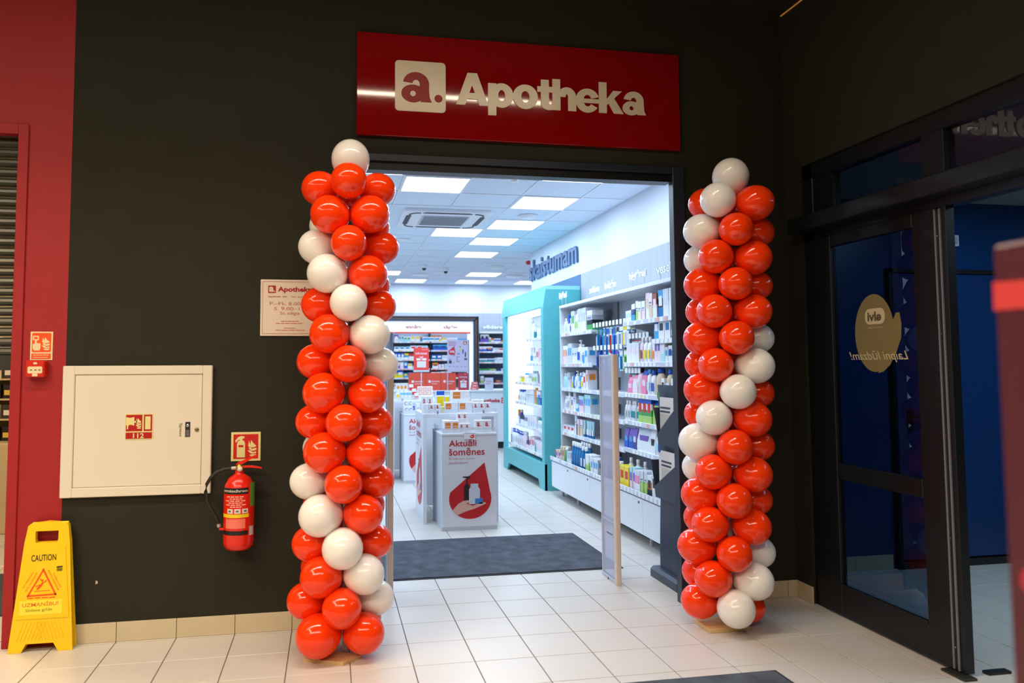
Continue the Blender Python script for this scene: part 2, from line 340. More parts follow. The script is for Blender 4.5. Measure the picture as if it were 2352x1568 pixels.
# front wall with the shop opening
w=MB()
w.box(-1.38,.13,0,.10,0,3.75,BLACKW); w.box(2.167,2.97,0,.10,0,3.75,BLACKW); w.box(.13,2.167,0,.10,2.667,3.75,BLACKW)
wf=struct(w.build('wall_front'))
w=MB(); w.box(-1.645,-1.38,-.001,.10,0,3.75,REDW); w.box(-4,-1.645,-.001,.10,2.74,3.75,REDW)
rc=w.build('red_cladding',wf,label='crimson painted wall strip left of the black wall')
w=MB(); w.box(-1.645,-1.594,-.012,.10,0,2.74,REDW,.002); w.box(-4,-1.645,-.012,.10,2.685,2.74,REDW,.002); w.build('shutter_frame',wf)
JB=mat('jamb_blue_black',(36,44,58),.35,var=.05)
w=MB().box(.13,.19,-.02,.045,0,2.667,FRAME,.003).box(2.09,2.167,-.02,.045,0,2.667,JB,.003); w.build('opening_jamb',wf)
MB().box(.19,2.09,-.02,.045,2.625,2.667,JB,.003).box(.19,2.09,.0,.09,2.575,2.625,FRAME).build('opening_head',wf)
MB().prism([(0,0),(.012,.004),(.01,.016),(.002,.02)],(-1.205,-.0005,.30),*[Vector(a) for a in AX['front']],.0008,C((190,180,160))).build('paint_chip',wf)
# skirting tiles
sk=MB().box(-1.38,.13,-.003,0,0,.1,GROUT).box(2.167,2.87,-.003,0,0,.1,GROUT).build('baseboard_front'); struct(sk)
edges=[-1.38,-1.094,-.794,-.494,-.194,.106,.13]
for a,b in zip(edges[:-1],edges[1:]): MB().box(a+.0015,b-.0015,-.011,-.002,.001,.100,SKIRT,.001).build('skirting_tile',sk)
for a,b in ((2.167,2.50),(2.50,2.80),(2.80,2.869)): MB().box(a+.0015,b-.0015,-.011,-.002,.001,.100,SKIRT,.001).build('skirting_tile',sk)
sr=struct(MB().box(2.867,2.87,-.166,0,0,.1,GROUT).build('baseboard_right'))
MB().box(2.859,2.868,-.166,-.012,.001,.100,SKIRT,.001).build('skirting_tile',sr)
# right wall (entrance side) above and beside the doors
w=MB(); w.box(2.87,2.97,-.16,0,0,3.75,BLACKW); w.box(2.87,2.97,-6.5,-.16,2.66,3.75,BLACKW); w.box(2.87,2.97,-6.5,-3.4,0,2.66,BLACKW)
struct(w.build('wall_right'))
# mall ceiling, far mall walls
w=MB().box(-4,6,-6.5,.1,3.75,3.85,mat('dark_ceiling',(30,29,27),.8)); mc=struct(w.build('ceiling_hall'))
MB().box(2.862,2.869,-2.6,-.02,3.690,3.697,mat('cove_strip_glow',(160,110,50),.6,emit=.35,emitc=(190,130,60))).build('cove_strip',mc)
struct(MB().box(-4.1,-4,-6.5,3.6,0,3.85,mat('hall_wall_grey',(90,84,76),.8)).build('wall_left'))
struct(MB().box(-4,6,-6.6,-6.5,0,3.85,MATS['hall_wall_grey']).build('wall_back'))
# shop shell
sw=struct(MB().box(2.9,3.0,.10,6.33,0,3.14,WHITEW).box(3.0,5.4,6.23,6.33,0,3.14,WHITEW).build('wall_shop_right'))
GRAYB=[(.1,.895),(.895,1.49),(1.49,2.09),(2.09,2.69),(2.69,3.385),(3.385,4.076)]
for a,b in GRAYB: MB().box(2.885,2.9,a+.001,b-.001,.0,2.5,GREYP).build('wood_panel',sw)
for a,b in ((4.09,4.74),(4.74,5.40),(5.40,6.2)): MB().box(2.885,2.9,a+.001,b-.001,2.0,2.5,mat('blue_panel',(52,92,134),.5)).build('wood_panel',sw,label='slate blue wall panel')
sb=struct(MB().box(-1.45,5.4,10.8,10.9,0,3.14,WHITEW).build('wall_shop_back'))
for k in range(8):
    MB().box(-.9+.72*k+.001,-.9+.72*(k+1)-.001,10.78,10.8,0,2.5,GREYP).build('wood_panel',sb)
struct(MB().box(-1.45,-1.35,.1,10.9,0,3.14,WHITEW).build('wall_shop_left'))
struct(MB().box(5.4,5.5,.1,10.9,0,3.14,WHITEW).build('wall_shop_far_right'))
# shop ceiling: slab, T-grid, lay-in tiles
CT=mat('ceiling_tile_white',(216,228,242),.85,var=.02,scale=80,bump=.1)
cs=struct(MB().box(-1.45,5.5,.1,10.9,3.12,3.2,WHITEW).build('ceiling'))
for k in range(-3,9):
    x=GX+GP*k; MB().box(x-.006,x+.006,.1,10.8,GH-.003,GH+.012,WHITE).build('grid_bar',cs)
for k in range(-3,15):
    y=GY+GP*k; MB().box(-1.35,5.4,y-.006,y+.006,GH-.002,GH+.012,WHITE).build('grid_bar',cs)
ct=MB().box(.008,.592,.008,.592,GH+.003,GH+.015,CT).mesh('ceiling_tile')
occupied=set(PANELS)|{(0,2),(1,2),(0,3),(1,3)}
for i in range(-3,8):
    for j in range(-3,15):
        if (i,j) in occupied: continue
        o=bpy.data.objects.new('ceiling_tile',ct); COL.objects.link(o); o.location=(GX+GP*i,GY+GP*j,0); o.parent=cs
# LED panels
LEDD=mat('led_diffuser',(255,255,255),.5,emit=3.2,emitc=(240,247,255))
PLAB={(0,0):'square ceiling light nearest the left balloon column top',(2,1):'square ceiling light behind the one cut by the doorway head',(1,4):'square ceiling light just behind the air conditioner, left row',(2,3):'square ceiling light beside the round vent, right of the air conditioner',(2,5):'square ceiling light third along the middle row',(2,7):'square ceiling light farthest along the middle row, above the camera domes',(3,11):'small distant ceiling light below and right of the camera domes',(1,13):'small distant ceiling light at far left by the balloons, above the counter wall',(3,13):'small distant ceiling light right of centre near the back wall',(-1,-1):'ceiling light cut off at the top left by doorway head',(2,-1):'ceiling light cut off at the top right by doorway head',(0,11):'distant ceiling light mostly hidden behind the left balloons',(5,13):'distant ceiling light cut by the white wall corner'}
lp=None
for n,(i,j) in enumerate(PANELS):
    x,y=GX+GP*(i+.5),GY+GP*(j+.5)
    if lp is None:
        lp=thing('ceiling_light','', 'ceiling light',(x,y,GH),'square light panels in the shop ceiling'); local(lp)
        f=MB()
        for a in ((-.296,-.278,-.296,.296),(.278,.296,-.296,.296),(-.278,.278,-.296,-.278),(-.278,.278,.278,.296)): f.box(a[0],a[1],a[2],a[3],-.006,.02,WHITE)
        f.build('frame',lp); MB().box(-.278,.278,-.278,.278,-.002,.01,LEDD).build('diffuser',lp); o=lp
    else: o=copy_tree(lp); o.location=(x,y,GH)
    o['label']=PLAB.get((i,j),'added square ceiling light out of view beyond the doorway')
# air conditioner cassette
ac=local(thing('air_conditioner','white four-way cassette air conditioner set in the shop ceiling','air conditioner',(1.2228,3.873,GH)))
b=MB(); b.box(-.6,.6,-.6,.6,0,.03,CT); b.prism(rrect(-.475,.475,-.475,.475,.04),(0,0,0),(1,0,0),(0,1,0),(0,0,-1),.035,WHITE); b.build('panel',ac)
for r in range(4):
    b=MB(); pts=[(-.27,.395),(-.23,.43),(.23,.43),(.27,.395),(.25,.375),(-.25,.375)]
    a=r*math.pi/2; P=[(x*math.cos(a)-y*math.sin(a),x*math.sin(a)+y*math.cos(a)) for x,y in pts]
    b.prism(P,(0,0,-.034),(1,0,0),(0,1,0),(0,0,-1),.004,mat('vent_slot_dark',(34,40,50),.5)); b.build('air_outlet',ac)
    # curved corner seam
    b=MB(); path=[]
    for k in range(7):
        t=math.radians(k*15); path.append(((.29+.11*math.cos(t))*math.cos(a)-(.29+.11*math.sin(t))*math.sin(a),(.29+.11*math.cos(t))*math.sin(a)+(.29+.11*math.sin(t))*math.cos(a),-.036))
    b.tube(path,.008,MATS['vent_slot_dark'],6); b.build('corner_seam',ac)
b=MB(); b.prism(rrect(-.26,.26,-.26,.26,.03),(0,0,-.035),(1,0,0),(0,1,0),(0,0,-1),.008,LGREY)
for k in range(9):
    b.box(-.24,.24,-.235+.056*k,-.225+.056*k,-.048,-.043,GREY)
b.build('intake_grille',ac)
# ceiling fittings
def disc(name,label,cat,x,y,r,h,m):
    o=MB().lathe([(r*.1,-h),(r*.75,-h*.9),(r*.78,-h*.5),(r,-h*.4),(r,0)],(0,0,0),m,24).build(name); o.location=(x,y,GH); return tag(o,label,cat)
disc('air_vent','round white ceiling vent beside the second middle-row light','vent',2.13,3.62,.11,.03,WHITE)
disc('air_vent','small round ceiling vent right of the camera domes','vent',2.72,7.86,.13,.03,WHITE)
disc('air_vent','round ceiling vent farthest right near the white wall corner','vent',3.33,9.1,.16,.03,WHITE)
disc('air_vent','flat round ceiling vent above the pain relief shelf sign','vent',1.6,9.1,.17,.02,WHITE)
disc('air_vent','round ceiling vent at the left by the balloons, below the air conditioner','vent',.92,5.4,.10,.02,WHITE)
disc('smoke_detector','small white detector stub on the ceiling at the doorway head','smoke detector',1.57,1.96,.05,.05,WHITE)
t=local(thing('security_camera','white ceiling dome camera, left one of two near the middle','camera',(1.506,7.87,GH)))
MB().lathe([(.055,0),(.055,-.045),(.04,-.05)],(0,0,0),WHITE,18).build('base',t); MB().lathe([(.035,-.05),(.03,-.075),(.001,-.09)],(0,0,0),DARK,16).build('dome',t)
c=copy_tree(t); c.location=(1.92,8.24,GH); c['label']='ceiling dome camera with black bubble, right one of two near the middle'
t=thing('alarm_sounder','small red alarm sounder at the far end of the white wall','alarm',(2.86,6.35,2.95))
MB().box(2.84,2.89,6.34,6.38,2.915,2.97,C((190,20,40)),.006).build('housing',t); MB().box(2.825,2.84,6.345,6.375,2.925,2.96,C((220,60,70)),.006).build('lens',t)
# ================================================================= SIGN
t=thing('shop_sign','long red light-box sign with white lettering above the shop doorway','sign',(1.14,-.03,2.77))
SIGNR=mat('sign_red_gloss',(140,4,8),.06,spec=.55,var=.05,scale=2,bump=0)
nt=SIGNR.node_tree; b_=nt.nodes['Principled BSDF']; wv=nt.nodes.new('ShaderNodeTexWave'); wv.inputs['Scale'].default_value=95; bp=nt.nodes.new('ShaderNodeBump'); bp.inputs['Strength'].default_value=.02; bp.inputs['Distance'].default_value=.001
tc=[n for n in nt.nodes if n.type=='TEX_COORD'][0]; nt.links.new(tc.outputs['Object'],wv.inputs['Vector']); nt.links.new(wv.outputs['Fac'],bp.inputs['Height']); nt.links.new(bp.outputs[0],b_.inputs['Normal'])
MB().box(.142,2.142,-.030,-.002,2.770,3.378,SIGNR,.002).build('panel',t)
SIGNW=mat('sign_cream_acrylic',(226,212,186),.25,var=.01)
b=MB(); flat(b,rrect(.362,.660,2.921,3.221,.022),(0,-.030,0),'front',SIGNW,.006); b.build('emblem_plate',t)
b=MB(); heavy(b,'a',(.398,-.036,2.978),.180,.172,'front',C((150,8,14)),.0012); b.prism([(.617+.024*math.cos(a*math.pi/8),3.004+.023*math.sin(a*math.pi/8)) for a in range(16)],(0,-.036,0),(1,0,0),(0,0,1),(0,-1,0),.0014,C((150,8,14))); b.build('emblem_letter',t)
for b in heavy(None,'Apotheka',(.722,-.030,2.978),1.192,.141,'front',SIGNW,.006): b.build('letter',t)
# ================================================================= WALL ITEMS, LEFT
# hydrant cabinet
t=thing('hose_cabinet','wide white metal fire hose cabinet on the black wall','cabinet',(-1.0,-.02,.756))
b=MB(); X0,X1,Z0,Z1=-1.385,-.630,.756,1.446
b.box(X0,X0+.06,-.03,-.0,Z0,Z1,WHITEM,.004).box(X1-.05,X1,-.03,-.0,Z0,Z1,WHITEM,.004).box(X0+.058,X1-.048,-.03,-.0,Z1-.047,Z1,WHITEM,.004).box(X0+.058,X1-.048,-.03,-.0,Z0,Z0+.05,WHITEM,.004).box(X0+.01,X1-.01,-.012,-.0,Z0+.01,Z1-.01,GREY)
b.build('frame',t)
d=MB().box(X0+.0615,X1-.0525,-.024,-.010,Z0+.0515,Z1-.0485,WHITEM,.002).build('door',t)
MB().box(-.766,-.741,-.0265,-.0235,1.062,1.141,DARK).box(-.762,-.745,-.0275,-.026,1.066,1.10,CHROME).lathe([(.009,0),(.009,-.004),(.003,-.005)],(-.7535,-.0255,1.122),CHROME,14,'Y').build('handle',d)
MB().lathe([(.011,0),(.011,-.004),(.006,-.006),(.001,-.006)],(-.706,-.024,1.099),mat('brass_lock',(150,130,70),.35,metal=1),16,'Y').build('lock',d)
b=MB(); U,V,N=[Vector(a) for a in AX['front']]
vs,fs=glyphs('Spiest',.0); b.add([Vector((-.800+.018*y,-.0255,1.135-.072*x)) for x,y in vs],fs,C((70,64,50))); b.build('lettering',d)
CR=C((176,10,12)); GLOW=C((226,216,150))
t=thing('fire_hose_sign','square red hose-reel sign reading 112 on the white cabinet door','sign',(-1.0,-.025,1.055))
b=MB(); b.box(-1.072,-.930,-.0262,-.0245,1.052,1.189,GLOW); b.build('plate',t)
b=MB(); b.box(-1.067,-.985,-.0272,-.026,1.097,1.184,CR).box(-.977,-.935,-.0272,-.026,1.097,1.184,CR).box(-1.067,-.935,-.0272,-.026,1.057,1.090,CR); b.build('red_field',t)
b=MB(); flat(b,[(-1.066,1.172),(-1.045,1.168),(-1.025,1.173),(-1.025,1.150),(-1.012,1.155),(-1.010,1.142),(-1.025,1.142),(-1.025,1.127),(-1.045,1.132),(-1.054,1.128),(-1.056,1.108),(-1.061,1.108),(-1.062,1.128),(-1.066,1.130)],(0,-.027,0),'front',GLOW,.001)
flames(b,(-1.018,-.027,1.112),.03,.055,'front',GLOW,.001); flat(b,rect(-.970,-.943,1.106,1.175),(0,-.027,0),'front',GLOW,.001); text(b,'112',(-1.030,-.0272,1.060),.055,.026,'front',GLOW,bold=.02); b.build('pictogram',t)
# extinguisher sign
t=thing('extinguisher_sign','square red pictogram sign above the fire extinguisher','sign',(-.45,-.003,.92))
MB().box(-.529,-.373,-.005,-.001,.922,1.079,GLOW).build('plate',t); MB().box(-.517,-.385,-.0062,-.0045,.934,1.067,C((200,20,16))).build('red_field',t)
b=MB(); flat(b,[(-.498,.942),(-.455,.942),(-.455,1.015),(-.460,1.030),(-.470,1.036),(-.470,1.042),(-.458,1.046),(-.460,1.056),(-.478,1.058),(-.492,1.052),(-.507,1.034),(-.505,1.022),(-.497,1.030),(-.486,1.040),(-.482,1.036),(-.494,1.028),(-.498,1.015)],(0,-.006,0),'front',GLOW,.001)
flat(b,rect(-.490,-.464,.997,1.009),(0,-.0068,0),'front',C((200,20,16)),.0008); flames(b,(-.442,-.006,.950),.05,.085,'front',GLOW,.001); b.build('pictogram',t)
# fire extinguisher
t=thing('fire_extinguisher','red fire extinguisher with black hose hanging on the black wall','fire extinguisher',(-.473,-.09,.468))
ER=mat('extinguisher_red',(226,36,16),.22,var=.02); cx,cy=-.473,-.09; R_=.079
MB().lathe([(.03,.468),(.06,.472),(.076,.492),(R_,.51),(R_,.78),(.074,.81),(.055,.845),(.03,.862),(.022,.868),(.022,.882)],(cx,cy,0),ER,32).build('cylinder',t)
def wrap(mb,s,z0,z1,a0,a1,m,bold=0,r=R_+.0012):
    vs,fs=glyphs(s,bold) if s else ([(i/8,j) for j in (0,1) for i in range(9)],[(i,i+1,i+10,i+9) for i in range(8)])
    P=[]
    for x,y in vs:
        a=math.radians(a0+(a1-a0)*x); P.append((cx+r*math.sin(a),cy-r*math.cos(a),z0+(z1-z0)*y))
    mb.add(P,fs,m,not s)
b=MB(); wrap(b,'',.768,.800,-68,42,C((26,18,18))); wrap(b,'',.555,.578,-68,42,C((26,18,18))); wrap(b,'',.646,.664,-72,45,C((236,206,20))); wrap(b,'',.700,.823,50,100,C((96,160,50))); wrap(b,'',.548,.596,48,72,C((214,206,198)))
for k in range(3): wrap(b,'',.668,.692,-40+29*k,-17+29*k,C((224,214,208)))
wrap(b,'',.590,.64,-48,30,C((240,120,100)))
b.build('label_print',t,label='printed black, yellow and green label')
b=MB(); wrap(b,'ogniochron',.774,.793,-62,38,C((222,210,206)),.02,R_+.002)
for k,(a,c_) in enumerate(((-42,25),(-30,20),(-48,34),(-34,20),(-46,36),(-28,18))): [wrap(b,'',.752-.0105*k,.7575-.0105*k,a+(c_-a)*q/4,a+(c_-a)*(q+.8)/4,C((246,176,160)),.0,R_+.002) for q in range(4)]
for k in range(3): wrap(b,'',.676,.684,-34+29*k,-24+29*k,C((90,84,84)),.02,R_+.0024)
b.build('lettering',t)
b=MB(); b.lathe([(.016,.88),(.020,.885),(.020,.905),(.012,.91),(.012,.918)],(cx,cy,0),mat('brass',(200,160,60),.3,metal=.8),14); b.lathe([(.013,0),(.013,-.012),(.002,-.014)],(cx+.005,cy-.018,.893),C((224,216,206)),16,'Y'); b.tube([(cx-.018,cy,.896),(cx-.042,cy,.895)],.010,mat('zinc',(190,186,176),.35,metal=.6)); b.build('valve',t)
b=MB(); b.prism([(0,0),(.01,.012),(.05,.028),(.10,.05),(.118,.052),(.10,.040),(.05,.012),(.02,-.004)],(cx-.02,cy-.008,.913),*[Vector(a) for a in AX['front']][:2],Vector((0,1,0)),.016,ER); b.build('lever',t)
b=MB(); b.prism([(0,0),(.06,.0),(.10,-.008),(.112,-.012),(.110,-.018),(.09,-.014),(.05,-.010),(0,-.010)],(cx+.005,cy-.008,.907),*[Vector(a) for a in AX['front']][:2],Vector((0,1,0)),.016,ER); b.build('carry_handle',t)
path=[(-.515,cy,.895),(-.55,cy,.892),(-.59,cy,.877),(-.62,cy,.85),(-.640,cy,.815),(-.645,cy,.775),(-.638,cy,.73),(-.615,cy,.68),(-.59,cy,.64),(-.575,cy,.60)]
b=MB(); b.tube(path,.0095,mat('black_rubber',(26,26,24),.5),10); h=b.build('hose',t); MB().tube([(-.577,cy,.604),(-.573,cy,.588)],.011,MATS['zinc']).tube([(-.574,cy,.578),(-.552,cy,.576)],.007,ER).build('nozzle',h)
MB().box(-.50,-.445,-.012,0,.70,.80,FRAME).build('wall_bracket',t)
# call point + sign
t=thing('call_point_sign','small orange sign with hand and flames above the red call point','sign',(-1.5,-.002,1.477))
CRM=C((232,214,170)); OR=C((240,84,8))
MB().box(-1.555,-1.446,-.005,-.001,1.478,1.628,CRM).build('plate',t)
b=MB(); b.prism(rrect(-1.547,-1.454,1.520,1.621,.006,2),(0,-.0045,0),*[Vector(a) for a in AX['front']],.0015,OR); b.box(-1.548,-1.454,-.006,-.0045,1.484,1.512,OR); b.build('orange_field',t)
b=MB(); flat(b,rrect(-1.543,-1.514,1.582,1.606,.003,2),(0,-.006,0),'front',CRM,.001); flat(b,rect(-1.537,-1.520,1.588,1.600),(0,-.0068,0),'front',OR,.0006); flat(b,[(-1.532,1.582),(-1.524,1.582),(-1.524,1.568),(-1.506,1.566),(-1.505,1.54),(-1.51,1.528),(-1.536,1.528),(-1.543,1.54),(-1.543,1.562),(-1.533,1.566)],(0,-.006,0),'front',CRM,.001); flames(b,(-1.500,-.006,1.532),.042,.066,'front',CRM,.001)
bars(b,(-1.540,-.006,1.502),.078,.004,'front',CRM); bars(b,(-1.540,-.006,1.490),.074,.004,'front',CRM); b.build('pictogram',t)
t=thing('fire_call_point','small red fire alarm call point box on the crimson wall','alarm button',(-1.505,-.03,1.387))
MB().box(-1.560,-1.466,-.055,-.001,1.388,1.476,C((206,32,14)),.006).build('housing',t)
b=MB(); flat(b,rrect(-1.546,-1.476,1.408,1.444,.006,2),(0,-.055,0),'front',CRM,.002); flat(b,rect(-1.524,-1.498,1.393,1.407),(0,-.055,0),'front',CRM,.0015); b.build('break_plate',t)
b=MB()
for x0 in (-1.534,-1.513,-1.494): b.box(x0,x0+.010,-.0582,-.0568,1.424,1.428,DARK)
flat(b,rrect(-1.520,-1.502,1.455,1.466,.004,2),(0,-.055,0),'front',CRM,.0015); b.build('marking',t)
# opening hours board
t=thing('opening_hours_board','white board with red opening hours on the black wall','notice board',(-.2,-.005,1.607))
PW=C((228,216,198)); PR=C((176,26,34)); PL=C((196,110,96))
MB().box(-.383,-.015,-.010,-.001,1.608,1.924,PW,.002).build('board',t)
b=MB()
for r_ in (rect(-.372,-.026,1.911,1.9125),rect(-.372,-.026,1.620,1.6215),rect(-.372,-.3705,1.620,1.9125),rect(-.0275,-.026,1.620,1.9125)): flat(b,r_,(0,-.0105,0),'front',PR,.0006)
flat(b,rect(-.342,-.300,1.848,1.890),(0,-.010,0),'front',PR,.0012); b.build('border',t)
b=MB(); text(b,'a',(-.337,-.0112,1.854),.026,.029,'front',PW,bold=.04); flat(b,rect(-.309,-.304,1.854,1.859),(0,-.0112,0),'front',PW,.0014); text(b,'Apotheka',(-.290,-.010,1.848),.185,.036,'front',PR,bold=.035)
text(b,'Apotheka 103',(-.342,-.010,1.822),.100,.010,'front',PR,bold=.015); text(b,'Tālr. 26263103',(-.218,-.010,1.823),.100,.009,'front',PL)
text(b,'P.–Pk. 8.00–18.00',(-.332,-.010,1.780),.27,.018,'front',PL); text(b,'S. 9.00–16.00',(-.309,-.010,1.752),.215,.018,'front',PL); text(b,'Sv. slēgts',(-.276,-.010,1.722),.106,.023,'front',PL)
bars(b,(-.272,-.010,1.688),.1,.004,'front',PL); bars(b,(-.298,-.010,1.676),.15,.004,'front',PL); text(b,'www.apotheka.lv',(-.256,-.010,1.648),.066,.007,'front',PR,bold=.02); bars(b,(-.30,-.010,1.638),.16,.004,'front',PL); b.build('lettering',t)
# ================================================================= HALL THINGS
# ceiling line lamps of the hall; the one behind the viewer is added
DIFW=mat('warm_diffuser',(255,240,210),.5,emit=14,emitc=(255,230,190))
for (x0,x1,y0,y1,wh) in ((-4.0,1.8,-1.585,-1.535,'nearest the shop wall'),(-4.0,1.8,-4.84,-4.76,'added behind the viewer')):
    t=thing('line_lamp','slim ceiling line lamp of the hall %s, out of view above'%wh,'lamp',((x0+x1)/2,(y0+y1)/2,3.58))
    MB().box(x0,x1,y0-.01,y1+.01,3.58,3.65,FRAME,.004).box(x0+.5,x0+.52,(y0+y1)/2-.01,(y0+y1)/2+.01,3.65,3.75,FRAME).box(x1-.52,x1-.5,(y0+y1)/2-.01,(y0+y1)/2+.01,3.65,3.75,FRAME).build('housing',t); MB().box(x0+.02,x1-.02,y0,y1,3.572,3.582,mat('near_lamp_diffuser',(255,240,210),.5,emit=44,emitc=(255,236,206)) if y0>-2 else DIFW).build('diffuser',t)
t=thing('line_lamp','short added ceiling line lamp at the left of the hall, out of view above','lamp',(-2.9,-3.3,3.58))  # unseen lamp, added for the warmer light at the left
MB().box(-2.95,-2.85,-4.5,-2.1,3.58,3.65,FRAME,.004).box(-2.91,-2.89,-3.3,-3.28,3.65,3.75,FRAME).build('housing',t); MB().box(-2.94,-2.86,-4.5,-2.1,3.572,3.582,DIFW).build('diffuser',t)
# roller shutter of the shop at the left
t=thing('roller_shutter','half lowered slatted grey roller shutter at the left edge','shutter',(-2.5,.05,1.44))
SL=mat('shutter_slat',(58,57,46),.3,var=.05)
z=1.50; sl=None
prof=[(0,0),(.006,.004),(.014,.010),(.017,.022),(.014,.036),(.004,.046),(0,.048)]
while z<2.70:
    if sl is None:
        b=MB(); b.prism([(-y,h) for y,h in prof],(-3.9,.06,z),(0,1,0),(0,0,1),(1,0,0),2.255,SL); sl=b.build('slat',t); z0=z
    else:
        o=sl.copy(); COL.objects.link(o); o.parent=t; o.location=(0,0,z-z0)
    z+=.0535
MB().box(-3.9,-1.645,.035,.085,1.425,1.505,mat('shutter_bottom_bar',(44,44,38),.5),.004).build('bottom_bar',t)
# inside of that shop
struct(MB().box(-1.52,-1.46,.1,3.7,0,2.7,MATS['hall_wall_grey']).box(-4,-1.5,3.6,3.7,0,2.7,mat('left_shop_wall',(196,176,136),.7)).build('wall_left_shop'))
struct(MB().box(-4,-1.5,.1,3.7,2.65,2.7,mat('left_shop_ceiling',(160,150,130),.8)).build('ceiling_left_shop'))
t=thing('side_lamp','square ceiling lamp inside the shop behind the shutter, out of view','lamp',(-3,1.2,2.63)); MB().box(-3.7,-2.3,.95,1.45,2.62,2.65,WHITEM).build('housing',t); MB().box(-3.68,-2.32,.97,1.43,2.612,2.622,DIFW).build('diffuser',t)
t=thing('display_shelf','tall beige shelf unit with packages seen past the crimson wall','shelf',(-2.9,3.2,0))
LB=mat('beige_shelf',(206,186,148),.5); LDK=mat('shop_backing_dark',(70,58,44),.6)
MB().box(-3.5,-2.45,3.45,3.55,0,2.2,LB).build('back_panel',t); MB().box(-3.5,-2.45,2.9,3.45,0,.78,LB,.01).build('base',t)
for z in (.98,1.16,1.34,1.52,1.70): MB().box(-3.5,-2.45,3.1,3.45,z-.015,z,LB).build('shelf',t)
for x in (-2.47,-3.5): MB().box(x,x+.03,3.1,3.45,.78,2.2,LB).build('upright',t)
k=0
for z in (.78,.98,1.16,1.34,1.52):
    x=-3.4
    while x<-2.55:
        c_=[(40,34,28),(214,150,30),(60,60,58),(224,214,196),(150,96,30),(36,30,30)][(k*5+int(x*7))%6]
        b=MB(); b.box(0,.085,0,.05,0,.125,C(c_),.003).box(.01,.075,-.001,.001,.03,.075,C((230,196,90) if k%2 else (236,232,222)))
        o=b.build('package'); o.location=(x,3.13+.01*(k%3),z); tag(o,'%s package on the %s shelf of the unit left of the crimson wall'%({(40,34,28):'dark brown',(214,150,30):'amber',(60,60,58):'dark grey',(224,214,196):'cream',(150,96,30):'tan brown',(36,30,30):'black'}[c_],{.78:'lowest',.98:'second lowest',1.16:'middle',1.34:'second highest',1.52:'highest'}[z]),'package','packages on the shelf behind the shutter')
        x+=.10; k+=1
MB().box(-3.4,-1.75,.55,1.5,0,.012,mat('mat_dark_grey',(62,64,66),.95,var=.25,scale=60,bump=.4)).build('door_mat',None); tag(COL.objects[-1],'dark floor mat inside the shop left of the crimson wall','mat')
# caution sign (A-frame)
YE=mat('caution_yellow',(250,206,8),.38,var=.02); YD=mat('caution_yellow_pale',(244,226,60),.45)
t=thing('caution_sign','yellow plastic wet floor caution stand by the left wall','caution sign',(-1.425,-.12,0))
U,V=Vector((1,0,0)),Vector((0,.075,1)).normalized(); 
def leaf(name,y0,V,N,lab=None):
    N=Vector(N); o=Vector((-1.435,y0,0)); b=MB()
    out=[(-.152,.0),(-.108,.0),(-.082,.042),(.036+.0,.042),(.062,.0),(.148,.0),(.112,.625),(.0,.640),(-.084,.628)]
    # outline pieces around the grip hole (x -.045...045, z .545...595)
    b.prism([(-.152,0),(-.090,0),(-.068,.042),(.060,.042),(.084,0),(.152,0),(.118,.54),(-.098,.54)],o,(1,0,0),V,N,.012,YE)
    b.prism([(-.098,.54),(-.045,.54),(-.048,.560),(-.048,.598),(-.084,.625),(-.088,.60)],o,(1,0,0),V,N,.012,YE)
    b.prism([(.058,.54),(.118,.54),(.108,.625),(.062,.598),(.062,.560)],o,(1,0,0),V,N,.012,YE)
    b.prism([(-.048,.598),(.062,.598),(.108,.625),(.092,.636),(.01,.645),(-.072,.636),(-.084,.625)],o,(1,0,0),V,N,.012,YE)
    return b.build(name,t)
V1=Vector((0,.05,1)).normalized(); N1=Vector((0,-1,.05)).normalized()
f1=leaf('front_leaf',-.075,V1,N1); V2=Vector((0,-.01,1)).normalized(); leaf("rear_leaf",-.030,V2,Vector((0,1,.01)).normalized())
o=Vector((-1.435,-.075,0))+N1*.012
def on1(u,v,e=0): return o+Vector((1,0,0))*u+V1*v+N1*e
b=MB()
for k in range(14):
    xx=-.115+.017*k; b.prism([(xx,.06),(xx+.005,.06),(xx+.005+(.03 if k<7 else -.03),.15),(xx+(.03 if k<7 else -.03),.15)],o,(1,0,0),V1,N1,.0025,YE)
b.prism([(-.125,.165),(.130,.165),(.098,.52),(-.088,.52)],o,(1,0,0),V1,N1,.004,YE)
b.prism(rrect(-.105,.095,.185,.255,.004,2),o+N1*.004,(1,0,0),V1,N1,.0008,YD); b.build('raised_panel',f1)
def txt1(b,s,u,v,w,h,m,ang=0,bold=0):
    vs,fs=glyphs(s,bold); ca,sa=math.cos(math.radians(ang)),math.sin(math.radians(ang))
    b.add([on1(u+x*w*ca-y*h*sa,v+x*w*sa+y*h*ca,.0052) for x,y in vs],fs,m)
b=MB(); BK=C((40,36,20)); RO=C((236,84,20))
txt1(b,'CAUTION',-.060,.448,.118,.032,BK,1,.012); b.prism([(.062,.411),(.090,.413),(.090,.420),(.062,.419)],on1(0,0,.004),(1,0,0),V1,N1,.001,BK); b.prism([(.064,.395),(.088,.395),(.090,.409),(.062,.409)],on1(0,0,.004),(1,0,0),V1,N1,.001,C((120,104,20)))
txt1(b,'UZMANĪBU!',-.092,.224,.170,.024,C((230,120,20)),1,.012); txt1(b,'Slidena grīda',-.075,.196,.125,.018,C((110,110,20)),1)
for A,B in (((-.068,.278),(0,.405)),((0,.405),(.062,.281)),((-.068,.278),(.062,.281))):
    A=Vector(A);B=Vector(B);d=(B-A).normalized()*.005; n=Vector((-d.y,d.x))*.8; b.prism([tuple(A-d-n),tuple(B+d-n),tuple(B+d+n),tuple(A-d+n)],on1(0,0,.004),(1,0,0),V1,N1,.001,RO)
